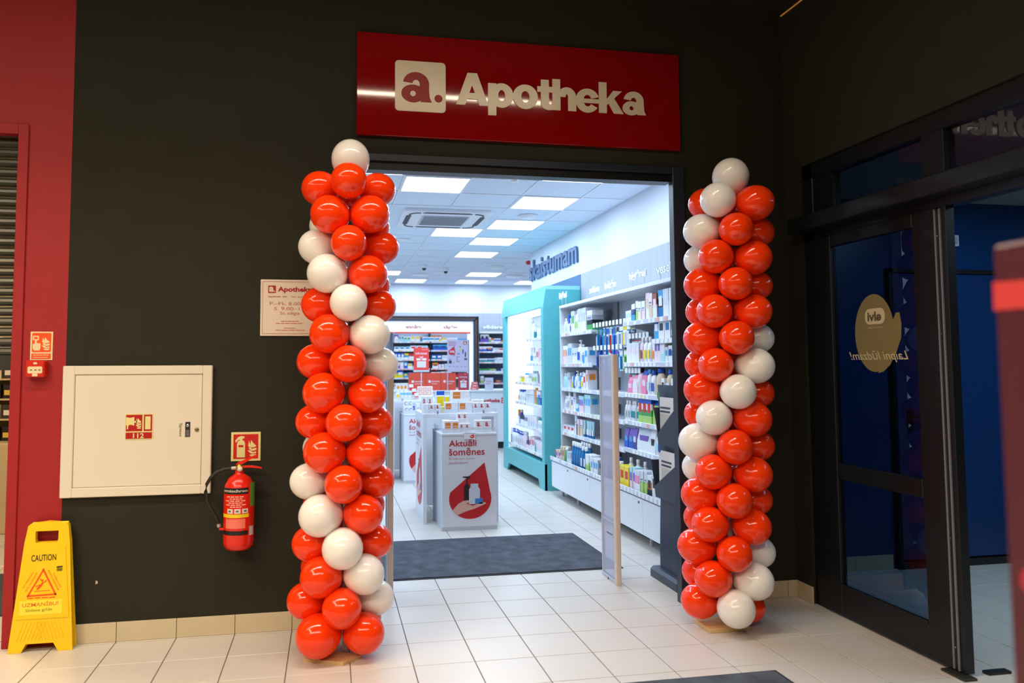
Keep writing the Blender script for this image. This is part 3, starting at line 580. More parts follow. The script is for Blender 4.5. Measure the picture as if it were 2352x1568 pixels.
for pts in ([(-.04,.298),(.035,.300),(.035,.303),(-.04,.301)],[(-.03,.312),(-.012,.330),(-.004,.345),(.006,.342),(-.004,.325),(-.022,.306)],[(-.035,.325),(-.012,.333),(-.010,.329),(-.032,.320)],[(-.004,.345),(-.016,.360),(-.013,.362),(.002,.350)],[(.004,.345),(.018,.356),(.020,.353),(.008,.340)],[(-.003,.350),(.003,.350),(.003,.357),(-.003,.357)]):
    b.prism(pts,on1(0,0,.004),(1,0,0),V1,N1,.001,RO)
txt1(b,'ATTENTION',-.088,.318,.085,.008,RO,60); txt1(b,'SOL GLISSANT',-.076,.300,.105,.008,RO,61); txt1(b,'VORSICHT',.044,.385,.085,.008,RO,-63); txt1(b,'RUTSCHGEFAHR',.020,.400,.115,.008,RO,-63); [b.prism([(-.07+.034*q,.264),(-.07+.034*q+.029,.2645),(-.07+.034*q+.029,.2695),(-.07+.034*q,.269)],on1(0,0,.004),(1,0,0),V1,N1,.001,RO) for q in range(4)]
b.build('lettering',f1,label='black and orange printed warning lettering')
MB().tube([(-1.50,-.040,.634),(-1.33,-.040,.634)],.008,YE).build('hinge',t)
# ---------------------------------------------------------------- balloon columns
def balloon_mesh(name,m):
    b=MB(); prof=[]; n=14
    for i in range(n+1):
        a=math.pi*i/n; r=math.sin(a); h=-math.cos(a)      # h -1 (knot side) .. 1
        if h<0: r*=1-.10*h*h; h*=1.12
        prof.append((max(r,.0),h))
    prof[0]=(.045,-1.13); prof[-1]=(.0,prof[-1][1])
    prof=[(.085,-1.22),(.04,-1.16)]+prof
    b.lathe(prof,(0,0,0),m,26,axis='X'); return b.mesh(name)
BM={'R':balloon_mesh('balloon_red',MATR),'W':balloon_mesh('balloon_white',MATB)}
def column(rows,ax,root,rb=.145,hidden=()):
    for x,y,z,r,c,role in list(rows)+list(hidden):
        o=bpy.data.objects.new('balloon',BM[c]); COL.objects.link(o); o.parent=root; L=WORLD[root.name]
        o.location=(x-L[0],y-L[1],z-L[2]); d=Vector((x-ax[0],y-ax[1],0))
        if role=='t' : d=Vector((0,0,1))
        o.rotation_euler=d.to_track_quat('X','Z').to_euler(); o.scale=(r*1.05,r,r)
        if c=='W': o['label']='white balloon'
        WORLD[o.name]=(x,y,z)
PINE=woodgrain('pine_board',(206,170,116),(226,194,140),.6,(2,60,60))
axl=(.082,-.40); axr=(2.182,-.435)
colL=thing('balloon_column','tall column of red and white balloons left of the doorway','balloon column',(axl[0],axl[1],0))
hid=[(axl[0],-.26,r_[2]+.01,.09,'R','b') for r_ in BAL_L if r_[5]=='f']
have=[(r_[5],r_[2]) for r_ in BAL_L]
for r_ in BAL_L:
    if r_[5]=='fl' :
        for q,xo in (('bl',-.10),('br',.10)):
            if not any(h[0]==q and abs(h[1]-r_[2])<.09 for h in have): hid.append((axl[0]+xo,-.30,r_[2]+.01,.09,'R',q))
column(BAL_L,axl,colL,hidden=hid)
MB().prism([(-.13,-.10),(.06,-.185),(.155,-.10),(-.02,-.02)],(axl[0]-.07,axl[1]+.02,0),(1,0,0),(0,1,0),(0,0,1),.018,PINE).build('base_board',colL)
MB().lathe([(.012,.018),(.012,2.05)],(axl[0],axl[1],0),mat('white_pole',(210,208,204),.4),12).build('pole',colL)
colR=thing('balloon_column','tall column of red and white balloons right of the doorway','balloon column',(axr[0],axr[1],0),)
hid=[]
for r_ in BAL_R:
    if r_[5] in ('f','f2'): hid.append((2*axr[0]-r_[0],2*axr[1]-r_[1],r_[2],.09,'R','b'))
column(BAL_R,axr,colR,hidden=hid)
MB().box(2.01,2.245,-.505,-.325,0,.022,PINE,.002).build('base_board',colR)
MB().lathe([(.012,.02),(.012,2.0)],(axr[0],axr[1],0),MATS['white_pole'],12).build('pole',colR)
for ob in (colL,colR): ob['group']='balloon columns flanking the doorway'
# ---------------------------------------------------------------- security gates
def gate():
    t=local(thing('security_gate','beige-edged anti-theft gate panel standing right of the entrance mat','security gate',(1.866,.565,0)))
    b=MB(); b.prism(rrect(-.145,-.105,-.019,.019,.008,2),(0,0,0),(0,1,0),(1,0,0),(0,0,1),1.507,BEIGE); b.build('end_cover',t,label='beige end cover')
    b=MB(); b.box(-.006,.010,-.105,.143,1.490,1.507,LGREY,.002).box(-.012,.012,-.105,.143,0,.022,LGREY,.002).box(-.010,.010,.128,.145,0,1.507,LGREY,.003); b.build('frame',t)
    MB().box(-.004,.004,-.105,.130,.022,1.492,milky('gate_sheet',(228,231,250),.45)).build('panel',t,label='milky clear panel')
    b=MB(); bars(b,(-.004,.06,.30),.11,.010,'right',C((110,114,130))); b.box(-.0055,-.004,-.10,.128,.385,.400,LGREY).build('print',t)
    MB().lathe([(.006,0),(.006,.012)],(-.010,.02,0),DARK,8).build('fixing_bolt',t)
    return t
g1=gate(); g2=copy_tree(g1); g2.location=(.375,.555,0); g2['label']='anti-theft gate panel half hidden behind the left balloon column'
for g in (g1,g2): g['group']='security gates at the doorway'
# ---------------------------------------------------------------- mats
DM=mat('mat_charcoal',(70,76,86),.95,var=.9,scale=9,bump=.5)
def doormat(name,label,x0,x1,y0,y1):
    t=thing(name,label,'mat',((x0+x1)/2,(y0+y1)/2,0))
    MB().box(x0,x1,y0,y1,0.0005,.004,mat('rubber_edge',(36,38,42),.7),.002).build('rubber_edge',t); MB().box(x0+.018,x1-.018,y0+.018,y1-.018,.004,.010,DM,.003).build('pile',t); return t
doormat('entrance_mat','large charcoal entrance mat inside the shop doorway',.28,2.055,.815,1.95)
doormat('floor_mat','dark mat corner at the bottom edge in the hall',.75,2.072,-2.3,-1.015)
# ---------------------------------------------------------------- brochure stand
t=thing('brochure_stand','dark blue-grey curved leaflet stand just inside the right jamb','stand',(2.24,.42,0))
ST=mat('stand_slate',(50,60,78),.38,var=.04)
b=MB(); b.prism([(0,0),(.085,0),(.085,.05),(.07,.068),(.02,.068),(0,.05)],(2.165,.205,0),(1,0,0),(0,0,1),(0,1,0),.40,ST); b.build('base',t)
b=MB(); pts=[]
for k in range(13):
    z=.06+1.24*k/12; w=.165+.02*math.cos((z-.1)*4.2); pts.append((w,z))
P=[(.37-w-.0,z) for w,z in pts]+[(.37+w,z) for w,z in reversed(pts)]
b.prism(P,(2.215,0,0),(0,1,0),(0,0,1),(1,0,0),.022,ST); b.build('panel',t)
def pocket(z,Y0):
    b=MB(); b.prism([(0,0),(Y0-.16,0),(Y0-.16,.25),(0,.07)],(2.185,Y0,z),(0,-1,0),(-.12,0,1),(-1,0,0),.005,ST)
    b.prism([(0,0),(-.035,.25),(.03,.25),(.03,0)],(2.185,Y0,z),(1,0,0),(0,0,1),(0,-1,0),.005,ST); b.prism([(0,0),(-.035,.25),(.03,.25),(.03,0)],(2.185,.160,z),(1,0,0),(0,0,1),(0,-1,0),.005,ST)
    b.box(2.18,2.215,.16,Y0,z,z+.006,ST); return b.build('pocket',t)
pocket(.545,.53); pocket(.90,.47)
LW=C((232,234,238))
for z,c2,lb in ((.556,(40,80,160),'white leaflet with blue oval mark, lower pocket of the dark stand'),(.911,(90,150,60),'white and green leaflet in the upper pocket of the dark stand')):
    b=MB(); b.box(2.182,2.188,.17,.47 if z<.8 else .44,z,z+.31,LW).box(2.180,2.182,.27,.43,z+.02,z+.20,C((200,206,196)))
    b.prism([(.012+.02*math.cos(k*.52)+.03,.32+.028*math.sin(k*.52)) for k in range(12)],(2.182,.50,z),(0,-1,0),(0,0,1),(-1,0,0),.0015,C(c2)); bars(b,(2.181,.43,z+.235),.15,.012,'right',C((60,66,80)),2,.025)
    tag(b.build('leaflet'),lb,'leaflet','leaflets in the dark stand')
# ---------------------------------------------------------------- entrance doors on the right wall
ds=struct(MB().box(2.885,2.955,-.256,-.16,0,2.66,FRAME,.004).box(2.885,2.955,-3.4,-.16,2.565,2.66,FRAME,.004).box(2.885,2.955,-1.255,-1.115,2.33,2.565,FRAME,.003).box(2.895,2.945,-.43,-.256,2.33,2.565,FRAME).build('door_frame'))
MB().box(2.79,2.885,-3.4,-.13,2.235,2.33,FRAME,.006).build('operator_beam',ds); MB().box(2.885,2.955,-3.4,-.13,2.19,2.33,FRAME).build('transom_bar',ds)
GL=glass('door_glass',(168,182,196),.10)
MB().box(2.915,2.923,-1.115,-.43,2.33,2.565,GL).build('transom_pane',ds); MB().box(2.915,2.923,-3.3,-1.255,2.33,2.565,GL).build('transom_pane',ds)
d=struct(bpy.data.objects.new('door_1',None)); COL.objects.link(d); d.location=(2.88,-.7,0); WORLD[d.name]=(2.88,-.7,0); d['label']='black framed glass sliding door leaf'
X0,X1=2.872,2.915
MB().box(X0,X1,-.415,-.262,.012,2.19,FRAME,.004).build('stile',d); MB().box(X0,X1,-1.195,-1.050,.012,2.19,FRAME,.004).build('stile',d)
MB().box(X0,X1,-1.050,-.415,.012,.178,FRAME,.004).build('bottom_rail',d); MB().box(X0,X1,-1.050,-.415,.778,.868,FRAME,.004).build('middle_rail',d); MB().box(X0,X1,-1.050,-.415,2.122,2.19,FRAME,.004).build('top_rail',d)
MB().box(X0+.018,X0+.026,-1.05,-.415,.178,.778,GL).build('pane',d); MB().box(X0+.018,X0+.026,-1.05,-.415,.868,2.122,GL).build('pane',d)
MB().box(X0-.004,X0+.005,-1.05,-.415,.172,.190,FRAME,.002).build('glazing_bead',d)
MB().box(X0+.002,X1+.012,-1.222,-1.195,.02,2.18,DARK).box(X0-.003,X0+.006,-1.203,-1.195,.02,2.18,GREY).box(X0-.003,X0+.004,-1.232,-1.224,.02,2.18,GREY).box(X0+.004,X1+.012,-1.258,-1.232,.012,2.19,FRAME,.003).build('brush_edge',d)
for z in (.12,.62,1.10,1.58,2.05): MB().lathe([(.004,0),(.004,-.002)],(X0,-1.212,z),CHROME,8,'X').build('screw',d)
MB().box(2.83,2.90,-1.30,-1.16,0,.012,mat('floor_guide',(70,66,60),.4,metal=.6),.003).build('floor_guide',ds); MB().box(3.0,3.12,-1.26,-1.22,0,.012,DARK).build('floor_stop',ds)
# sticker on the glass, seen from behind
EG=mat('sticker_olive',(132,118,76),.6,var=.06,scale=20); ES=C((212,196,160)); ED=C((96,84,60))
t=thing('glass_sticker','olive apple-shaped sticker with reversed lettering on the glass door','sticker',(X0+.017,-.75,1.6))
b=MB(); pts=[]
for k in range(40):
    a=2*math.pi*k/40; pts.append((.150*math.cos(a)*(1+.0),.212*math.sin(a)*(1 if math.sin(a)>0 else .985)))
b.prism(pts,(X0+.0175,-.735,1.602),*[Vector(a) for a in (AX['right'][0],AX['right'][1])],Vector((-1,0,0)),.0006,EG)
b.prism([(.02,-.215),(.06,-.205),(.11,-.17),(.16,-.10),(.195,-.03),(.20,.04),(.19,.10),(.165,.10),(.14,.06),(.12,-.1)],(X0+.0172,-.735,1.602),(0,-1,0),(0,0,1),(-1,0,0),.0006,EG); b.build('film',t)
b=MB(); b.prism(rrect(-.075,.075,-.043,.043,.035,5),(X0+.0168,-.745,1.693),(0,1,0),(0,0,1),(-1,0,0),.0006,ES); b.build('logo_field',t)
b=MB(); text(b,'elvi',(X0+.0160,-.795,1.667),.105,.052,'mirror',ED,bold=.03); text(b,'PAR SAVĒJIEM',(X0+.0168,-.80,1.626),.110,.013,'mirror',ES); text(b,'Laipni lūdzam!',(X0+.0160,-.975,1.445),.44,.062,'mirror',ES,bold=.004,shear=.35); b.build('lettering',t)
# vestibule beyond the doors
NB=mat('navy_wall_paint',(8,58,112),.32,spec=.5,var=.1,scale=1.5)
vb=struct(MB().box(2.97,5.6,.43,.53,0,2.75,NB).build('wall_vestibule'))
b=MB().box(2.97,3.93,.418,.43,.0,.055,DARK).box(4.9,5.6,.418,.43,0,.055,DARK); 
for x in [3.0+.3*k for k in range(3)]: MB().box(x,x+.297,.420,.43,.0,.10,SKIRT).build('skirting_tile',vb)
struct(MB().box(5.5,5.6,-3.4,.53,0,2.75,mat('vestibule_dark',(20,26,38),.5)).build('wall_vestibule_side')); struct(MB().box(2.97,5.6,-3.5,-3.4,0,2.75,MATS['vestibule_dark']).build('wall_vestibule_front')); struct(MB().box(2.97,5.6,-3.4,.53,2.62,2.70,mat('vestibule_ceiling',(120,136,140),.8)).build('ceiling_vestibule'))
d2=struct(bpy.data.objects.new('door_2',None)); COL.objects.link(d2); d2.location=(4.2,.42,0); WORLD[d2.name]=(4.2,.42,0)
DB=mat('navy_door_paint',(14,52,104),.34,var=.06); MB().box(3.955,4.90,.40,.428,.06,2.085,DB,.004).build('leaf',d2)
MB().box(3.925,3.955,.39,.43,0,2.12,DARK).box(4.90,4.93,.39,.43,0,2.12,DARK).box(3.925,4.93,.39,.43,2.09,2.12,DARK).box(3.955,4.9,.395,.42,.0,.05,DARK).build('frame',d2)
b=MB(); b.prism(rrect(4.035,4.075,.955,1.115,.018),(0,.398,0),(1,0,0),(0,0,1),(0,-1,0),.008,DARK); b.tube([(4.055,.39,1.065),(4.055,.345,1.065),(4.19,.345,1.062)],.009,DARK); b.lathe([(.006,0),(.006,-.002)],(4.055,.389,.99),CHROME,10,'Y'); b.build('handle',d2)
t=thing('wall_switch','small white square sensor plate on the blue vestibule wall','switch',(4.507,.43,2.30)); MB().box(4.468,4.546,.415,.43,2.296,2.378,C((225,232,244)),.003).build('plate',t); MB().box(4.484,4.530,.407,.415,2.312,2.362,C((176,186,190)),.006).build('sensor',t)
t=thing('vestibule_lamp','ceiling lamp inside the blue vestibule, out of view','lamp',(4.3,-1.4,2.6)); MB().box(4.0,4.6,-2.25,-.55,2.60,2.62,WHITE).build('housing',t); MB().box(4.02,4.58,-2.22,-.58,2.594,2.602,mat('cool_diffuser',(230,240,255),.5,emit=1.0)).build('diffuser',t)
# magenta panel close to the camera
t=thing('promo_stand','tall crimson cardboard panel with coral cloud print, blurred at right edge','advertising stand',(.885,-3.85,0))
MG=mat('magenta_card',(80,28,44),.45,var=.03); CO=C((214,66,66))
MB().box(.852,.93,-4.25,-3.50,0,1.594,MG,.006).build('board',t)
b=MB(); U=(0,-1,0); Vv=(0,0,1)
pts=[(.0,1.508),(.0,1.545),(.05,1.543),(.055,1.560),(.072,1.572),(.095,1.565),(.11,1.575),(.2,1.58),(.3,1.57),(.34,1.54),(.35,1.508)]
b.prism(pts,(.852,-3.503,0),U,Vv,(-1,0,0),.0015,CO); b.prism([(.02+.02*math.cos(k*.7),1.17+.02*math.sin(k*.7)) for k in range(9)],(.852,-3.52,0),U,Vv,(-1,0,0),.001,C((170,40,60))); b.build('print',t)
# ================================================================= SHOP FIXTURES
RAILM=mat('price_rail_clear',(206,212,226),.25,var=.02); TAG=C((236,238,240)); TAGY=C((240,234,190)); TAGR=C((236,170,156))
def rail(shelf,x,ya,yb,z,face='right',h=.036):
    # rail along Y (face right, at x) or along X (face front: x is then y; ya,yb are x)
    b=MB(); tg=MB(); n=int(abs(yb-ya)/.075)
    lo,hi=min(ya,yb),max(ya,yb)
    if face=='right': b.box(x-.010,x,lo,hi,z-h,z+.004,RAILM,.002)
    else: b.box(lo,hi,x-.010,x,z-h,z+.004,RAILM,.002)
    r=b.build('price_rail',shelf)
    for k in range(n):
        if random.random()<.2: continue
        a=lo+.03+.075*k; m=random.choice([TAG]*9+[TAGY,TAGR] if face=='right' else [TAG,TAGY,TAGR,TAGR])
        if a+.05>hi: break
        if face=='right': tg.box(x-.0115,x-.010,a,a+.05,z-h+.004,z-.001,m)
        else: tg.box(a,a+.05,x-.0115,x-.010,z-h+.004,z-.001,m)
    if tg.v: tg.build('price_tags',r,kind='stuff')
# ---- long shelving unit on the right wall
SX,BX=2.56,2.885
su=thing('shelving_unit','long white wall shelving unit of toiletries right of the turquoise cabinet','shelving unit',(2.72,2.1,0))
MB().box(BX-.012,BX-.001,.25,3.84,.402,2.10,DGREYP).build('back_panel',su)
for y in (3.825,): MB().box(SX-.01,BX-.012,y,y+.02,.402,2.10,WHITE,.002).build('upright',su)
for y in (2.87,1.935,1.0): MB().box(BX-.03,BX-.012,y-.004,y+.004,.42,2.07,GREY).build('upright_strip',su)
MB().box(2.545,BX-.012,.25,3.845,2.072,2.102,WHITE,.003).build('top_board',su)
LV=[(1.785,'A'),(1.45,'A'),(1.185,'A'),(.945,'A'),(.70,'A'),(1.81,'C'),(1.455,'C'),(1.19,'C'),(.955,'C'),(.715,'C'),(1.638,'D'),(1.185,'B'),(.945,'B'),(.70,'B')]
BAYS={'A':(2.80,3.82),'B':(1.985,2.795),'C':(.30,1.98),'D':(.30,1.38)}
for z,bq in LV:
    ya,yb=BAYS[bq]; s_=MB().box(SX,BX-.012,ya,yb,z-.018,z,WHITE,.002).build('shelf',su); rail(s_,SX,ya,yb,z)
    if bq in 'AC':
        for y in (ya+.004,yb-.004):
            b=MB(); b.prism([(0,0),(.28,0),(.28,-.10),(.20,-.07),(.10,-.035)],(BX-.012,y,z-.018),(-1,0,0),(0,0,1),(0,1,0),.004,WHITE); 
            b=MB(); b.prism([(0,0),(.28,0),(.26,-.02),(.10,-.06),(.04,-.12),(0,-.12)],(BX-.012,y,z-.018),(-1,0,0),(0,0,1),(0,1,0),.004,WHITE); b.build('bracket',s_)
bc=thing('base_cabinet','long low white base cabinet with key locks under the right shelving','cabinet',(2.6,2.1,0))
b=MB(); b.box(2.448,BX-.012,.25,3.83,.10,.40,WHITE,.002); b.box(2.435,BX-.012,.25,3.845,.382,.40,WHITE,.002); b.build('carcass',bc)
ds_=[.25,.72,1.341,1.95,2.559,3.177,3.82]
keys=[None,None,1.422,2.03,2.622,3.235]
for k in range(6):
    d=MB().box(2.430,2.447,ds_[k]+.002,ds_[k+1]-.002,.102,.375,WHITE,.002).build('door',bc)
    ky=ds_[k]+.07 if k>1 else ds_[k]+.08
    MB().lathe([(.010,0),(.010,-.004),(.004,-.005)],(2.430,ky,.345),mat('dark_lock',(80,84,92),.35,metal=.6),12,'X').build('lock',d)
for y in (.5,1.4,2.3,3.2,3.74): MB().lathe([(.018,0),(.015,.10)],(2.53,y,0),LGREY,10).build('leg',bc)
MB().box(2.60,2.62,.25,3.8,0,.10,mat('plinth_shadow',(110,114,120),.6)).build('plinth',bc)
trm=MB().box(2.432,2.436,.27,3.85,.395,.428,RAILM).build('tray_lip',bc); rail(trm,2.432,.27,3.85,.428,h=.040)
# category words standing on the top board
for word,y0,w_,h_,lab in (('higiēnai',2.634,.40,.085,'third'),('brūcēm',3.31,.31,.065,''),('zobiem',3.955-.15,.31,.062,''),('veselībai',2.003,.50,.080,'')):
    t=thing('category_sign','white standing shelf word "%s" on the top shelf board'%word,'sign',(2.60,y0-w_/2,2.102),'standing words on the shelf tops')
    x=2.56 if word!='zobiem' else 2.56
    f_=(x-0)/2.9; cy=-4.3433
    yy=cy+(y0-cy)*f_; ww=w_*f_; zz=1.4402+(2.255-1.4402)*f_
    b=MB(); text(b,word,(x,yy,zz-.01),ww,h_*f_*1.15,'right',C((242,244,248)),.008,bold=.018); l=b.build('letters',t)
    b=MB(); b.box(x-.004,x-.001,yy-.06,yy-.056,2.102,zz,LGREY).box(x-.004,x-.001,yy-ww+.05,yy-ww+.054,2.102,zz,LGREY).build('support_rod',t)
# big blue letters on the white wall
t=thing('wall_lettering','large slate blue wall word "skaistumam" high on the white shop wall','sign',(2.89,5.2,2.65))
x0=6.35
b=MB(); text(b,'skaistumam',(2.9,6.35,2.655),2.17,.295,'right',mat('letter_slate',(70,96,134),.5),.028,bold=.02); b.build('letters',t)
# ---- turquoise cabinet
tq=thing('display_cabinet','tall turquoise illuminated display cabinet with curved canopy','display cabinet',(2.65,5.1,0))
XA,XB,YA,YB=2.43,2.885,4.10,6.19
TC=TEAL; TL=mat('teal_lacquer_light',(150,220,226),.4,var=.02)
def yzprism(b,pts,x0,x1,m): b.prism(pts,(x0,0,0),(0,1,0),(0,0,1),(1,0,0),x1-x0,m)
MB().box(XA,XB,YA,YA+.10,0.0,2.12,TC,.003).build('side_panel',tq); MB().box(XA,XB,YB-.14,YB,0.0,2.12,TC,.003).build('side_panel',tq)
b=MB(); yzprism(b,[(YA,.0),(YA+.19,0),(YA+.27,.10),(YB-.31,.10),(YB-.22,0),(YB,0),(YB,.30),(YA,.30)],XA-.002,XA+.03,TC); b.build('base_front',tq)
MB().box(XA+.03,XB,YA+.1,YB-.14,.26,.30,TC).build('base_board',tq)
b=MB(); b.prism([(0,2.117),(.04,2.362),(.455,2.362),(.455,2.117)],(2.43,YA,0),(1,0,0),(0,0,1),(0,1,0),YB-YA+.09,mat('teal_canopy',(86,182,188),.4,var=.02)); b.build('canopy',tq)
MB().box(2.468,2.885,YA-.002,YA,2.318,2.362,TL).build('canopy_edge',tq)
MB().box(BX-.03,BX-.004,YA+.1,YB-.14,.30,2.12,mat('cabinet_back_blue',(30,110,170),.4)).build('back_panel',tq)
MB().box(BX-.06,BX-.03,4.75,YB-.14,.30,2.12,WHITE).build('inner_back',tq)
MB().box(XA+.04,BX-.03,YB-.17,YB-.145,.30,2.12,mat('lit_side_panel',(250,253,255),.5,emit=.45,emitc=(225,240,255))).build('light_panel',tq)
MB().box(XA+.05,XB-.1,YA+.12,YB-.2,2.105,2.117,mat('lit_top_strip',(250,253,255),.5,emit=.9,emitc=(225,240,255))).build('light_strip',tq)
for z,yb in ((1.765,4.98),(1.458,4.98),(1.215,5.58),(.957,5.59),(.666,5.57),(.375,6.0)):
    s_=MB().box(2.47,BX-.03,YA+.10,yb,z-.016,z,WHITE,.002).build('shelf',tq); rail(s_,2.47,YA+.10,yb,z,h=.03)
t=thing('category_sign','white standing shelf word "higiēnai" before the turquoise canopy','sign',(2.60,3.95,2.102),'standing words on the shelf tops')
b=MB(); text(b,'higiēnai',(2.60,3.99,2.172),.27,.095,'right',C((242,244,248)),.008,bold=.018); b.build('letters',t)
b=MB(); b.box(2.597,2.60,3.90,3.905,2.102,2.19,LGREY).box(2.597,2.60,3.76,3.765,2.102,2.19,LGREY).build('support_rod',t)
# ================================================================= PRODUCTS
def obj_at(src,x,y,z,rot):
    c=copy_tree(src); c.location=(x,y,z); c.rotation_euler=(0,0,rot); return c
PC={}
CN={'w':(236,238,242),'i':(214,222,232),'b':(24,84,190),'n':(30,48,130),'c':(60,160,214),'t':(20,140,150),'g':(60,160,80),'l':(170,210,110),'y':(240,214,30),'o':(240,140,40),'r':(214,40,50),'p':(236,130,170),'v':(120,90,190),'k':(30,34,44),'s':(180,186,196),'e':(216,196,170),'m':(150,80,60),'a':(180,224,232),'d':(236,214,222),'u':(14,110,170)}
NM={'w':'white','i':'pale grey','b':'blue','n':'navy','c':'sky blue','t':'teal','g':'green','l':'lime','y':'yellow','o':'orange','r':'red','p':'pink','v':'violet','k':'black','s':'silver','e':'beige','m':'brown','a':'pale aqua','d':'pale pink','u':'deep blue'}
def colours(st):
    st=st.replace('|',''); seen=[]
    for ch in st:
        if ch not in seen: seen.append(ch)
    return ' and '.join(NM[c] for c in seen[:2]) if len(seen)>1 else NM[seen[0]]
def proto(kind,w,h,d,st):
    """st: stripe colours from bottom to top, '|' then patch colour"""
    key=(kind,w,h,d,st)
    if key in PC: return PC[key]
    main,_,patch=st.partition('|')
    if kind=='box':
        b=MB(); n=len(main); z=0
        wts=[1]*n
        if n>1: wts[0]=1.2
        tot=sum(wts)
        for i,ch in enumerate(main):
            z1=z+h*wts[i]/tot; b.box(-w/2,w/2,0,d,z,z1,C(CN[ch]),.0015); z=z1
        if patch:
            pm=C(CN[patch[0]]); b.box(-w*.32,w*.32,-.0008,0,h*.42,h*.78,pm); b.box(w/2,w/2+.0008,d*.2,d*.8,h*.5,h*.8,pm); b.box(-w/2-.0008,-w/2,d*.2,d*.8,h*.5,h*.8,pm)
            if len(patch)>1: b.box(-w*.36,w*.2,-.0008,0,h*.16,h*.24,C(CN[patch[1]])); b.box(-w*.36,w*.3,-.0008,0,h*.29,h*.34,C(CN[patch[1]]))
        else: b.box(-w*.35,w*.3,-.0008,0,h*.60,h*.66,C((90,110,140))); b.box(-w*.35,w*.1,-.0008,0,h*.50,h*.54,C((120,140,170)))
        o=b.build('product_box')
    elif kind in('bottle','pump','jar','tube','drink'):
        body=C(CN[main[0]],.25); cap=C(CN[main[1] if len(main)>1 else 'w'],.35); r=w/2; sy=min(1,d/w)
        b=MB()
        if kind=='bottle': pr=[(r*.85,0),(r,.008),(r,h*.62),(r*.85,h*.74),(r*.42,h*.82),(r*.42,h*.86)]
        elif kind=='drink': pr=[(r*.85,0),(r,.008),(r,h*.55),(r*.72,h*.66),(r*.5,h*.80),(r*.5,h*.84)]
        elif kind=='pump': pr=[(r*.85,0),(r,.008),(r,h*.60),(r*.80,h*.70),(r*.35,h*.74),(r*.35,h*.78)]
        elif kind=='jar': pr=[(r*.9,0),(r,.006),(r,h*.66),(r*.9,h*.7)]
        else: pr=[(r*.55,h*.16),(r*.62,h*.17),(r*.8,h*.5),(r*.99,h*.98),(r*1.0,h)]
        b.lathe(pr,(0,d/2,0),body,14,sy=sy if kind!='tube' else sy*.6)
        if patch: b.prism(rrect(-r*.62,r*.62,h*.16,h*.50,.004,2),(0,d/2-r*sy*(1.0 if kind!='tube' else .5),0),(1,0,0),(0,0,1),(0,-1,0),.0015,C(CN[patch[0]]))
        o=b.build({'bottle':'bottle','drink':'bottle','pump':'pump_bottle','jar':'jar','tube':'tube'}[kind])
        b=MB()
        if kind in('bottle','drink'): b.lathe([(r*.46,h*.82),(r*.5,h*.835),(r*.48,h*.99),(r*.40,h)],(0,d/2,0),cap,12)
        elif kind=='pump': b.lathe([(r*.42,h*.74),(r*.42,h*.82),(r*.15,h*.83),(r*.15,h*.93)],(0,d/2,0),cap,10); b.box(-r*.75,r*.25,d/2-r*.22,d/2+r*.22,h*.93,h,cap,.003)
        elif kind=='jar': b.lathe([(r*1.02,h*.68),(r*1.04,h*.7),(r*1.02,h*.98),(r*.9,h)],(0,d/2,0),cap,14)
        else: b.lathe([(r*.6,0),(r*.62,.004),(r*.58,h*.17)],(0,d/2,0),cap,12,sy=max(sy,.7))
        b.build('cap',o)
    elif kind=='pouch':
        b=MB(); vs=[];fs=[]; nn=6
        prof=[(0,.5,1),(.1,.55,1.0),(.4,.5,1),(.8,.28,.97),(.96,.06,.92),(1,.04,.92)]
        m0=C(CN[main[0]],.3)
        for i in range(len(prof)-1):
            a,c_=prof[i],prof[i+1]; m_=C(CN[main[min(len(main)-1,int(i*len(main)/(len(prof)-1)))]],.3)
            A=[(-w/2*a[2],d*.5-d*a[1]*.9,h*a[0]),(w/2*a[2],d*.5-d*a[1]*.9,h*a[0]),(w/2*a[2],d*.5+d*a[1]*.9,h*a[0]),(-w/2*a[2],d*.5+d*a[1]*.9,h*a[0])]
            B=[(-w/2*c_[2],d*.5-d*c_[1]*.9,h*c_[0]),(w/2*c_[2],d*.5-d*c_[1]*.9,h*c_[0]),(w/2*c_[2],d*.5+d*c_[1]*.9,h*c_[0]),(-w/2*c_[2],d*.5+d*c_[1]*.9,h*c_[0])]
            b.add(A+B,[(0,1,5,4),(1,2,6,5),(2,3,7,6),(3,0,4,7)],m_)
        b.face([(-w/2*.92,d*.46,h),(w/2*.92,d*.46,h),(w/2*.92,d*.54,h),(-w/2*.92,d*.54,h)],m0)
        if patch: b.box(-w*.3,w*.3,-.001+d*.06,d*.12,h*.3,h*.6,C(CN[patch[0]]))
        o=b.build('pouch')
    elif kind=='hang':   # blister pack hanging from a hook: card, window, content, euro hole
        b=MB(); b.box(-w/2,w/2,0,.002,-h,0,C(CN[main[0]]),.0005); b.box(-w/2,w/2,-.001,0,-h*.22,-h*.04,C(CN[main[-1]]))
        b.box(-w*.34,w*.34,-.014,0,-h*.92,-h*.28,C(CN[patch[0]] if patch else CN['w'],.2),.006)
        if len(patch)>1: b.box(-w*.14,w*.14,-.018,-.013,-h*.88,-h*.34,C(CN[patch[1]],.2),.003)
        o=b.build('blister_pack')
    PC[key]=o; o['proto']=1
    return o
KN={'box':'box','bottle':'bottle','drink':'mouthwash bottle','pump':'pump bottle','jar':'jar','tube':'tube','pouch':'pouch','hang':'blister pack'}
USED=set(); LABS={}
def place(kind,w,h,d,st,x,y,z,rot,lab,grp,cat=None):
    p=proto(kind,w,h,d,st)
    if p.name not in USED: USED.add(p.name); o=p
    else: o=copy_tree(p)
    o.location=(x,y,z); o.rotation_euler=(0,0,rot); tag(o,lab,cat or KN[kind].split()[-1],grp)
    if 'proto' in o: del o['proto']
    return o
R90=-math.pi/2
ORD=['','second set of ','third set of ','fourth set of ','fifth set of ']
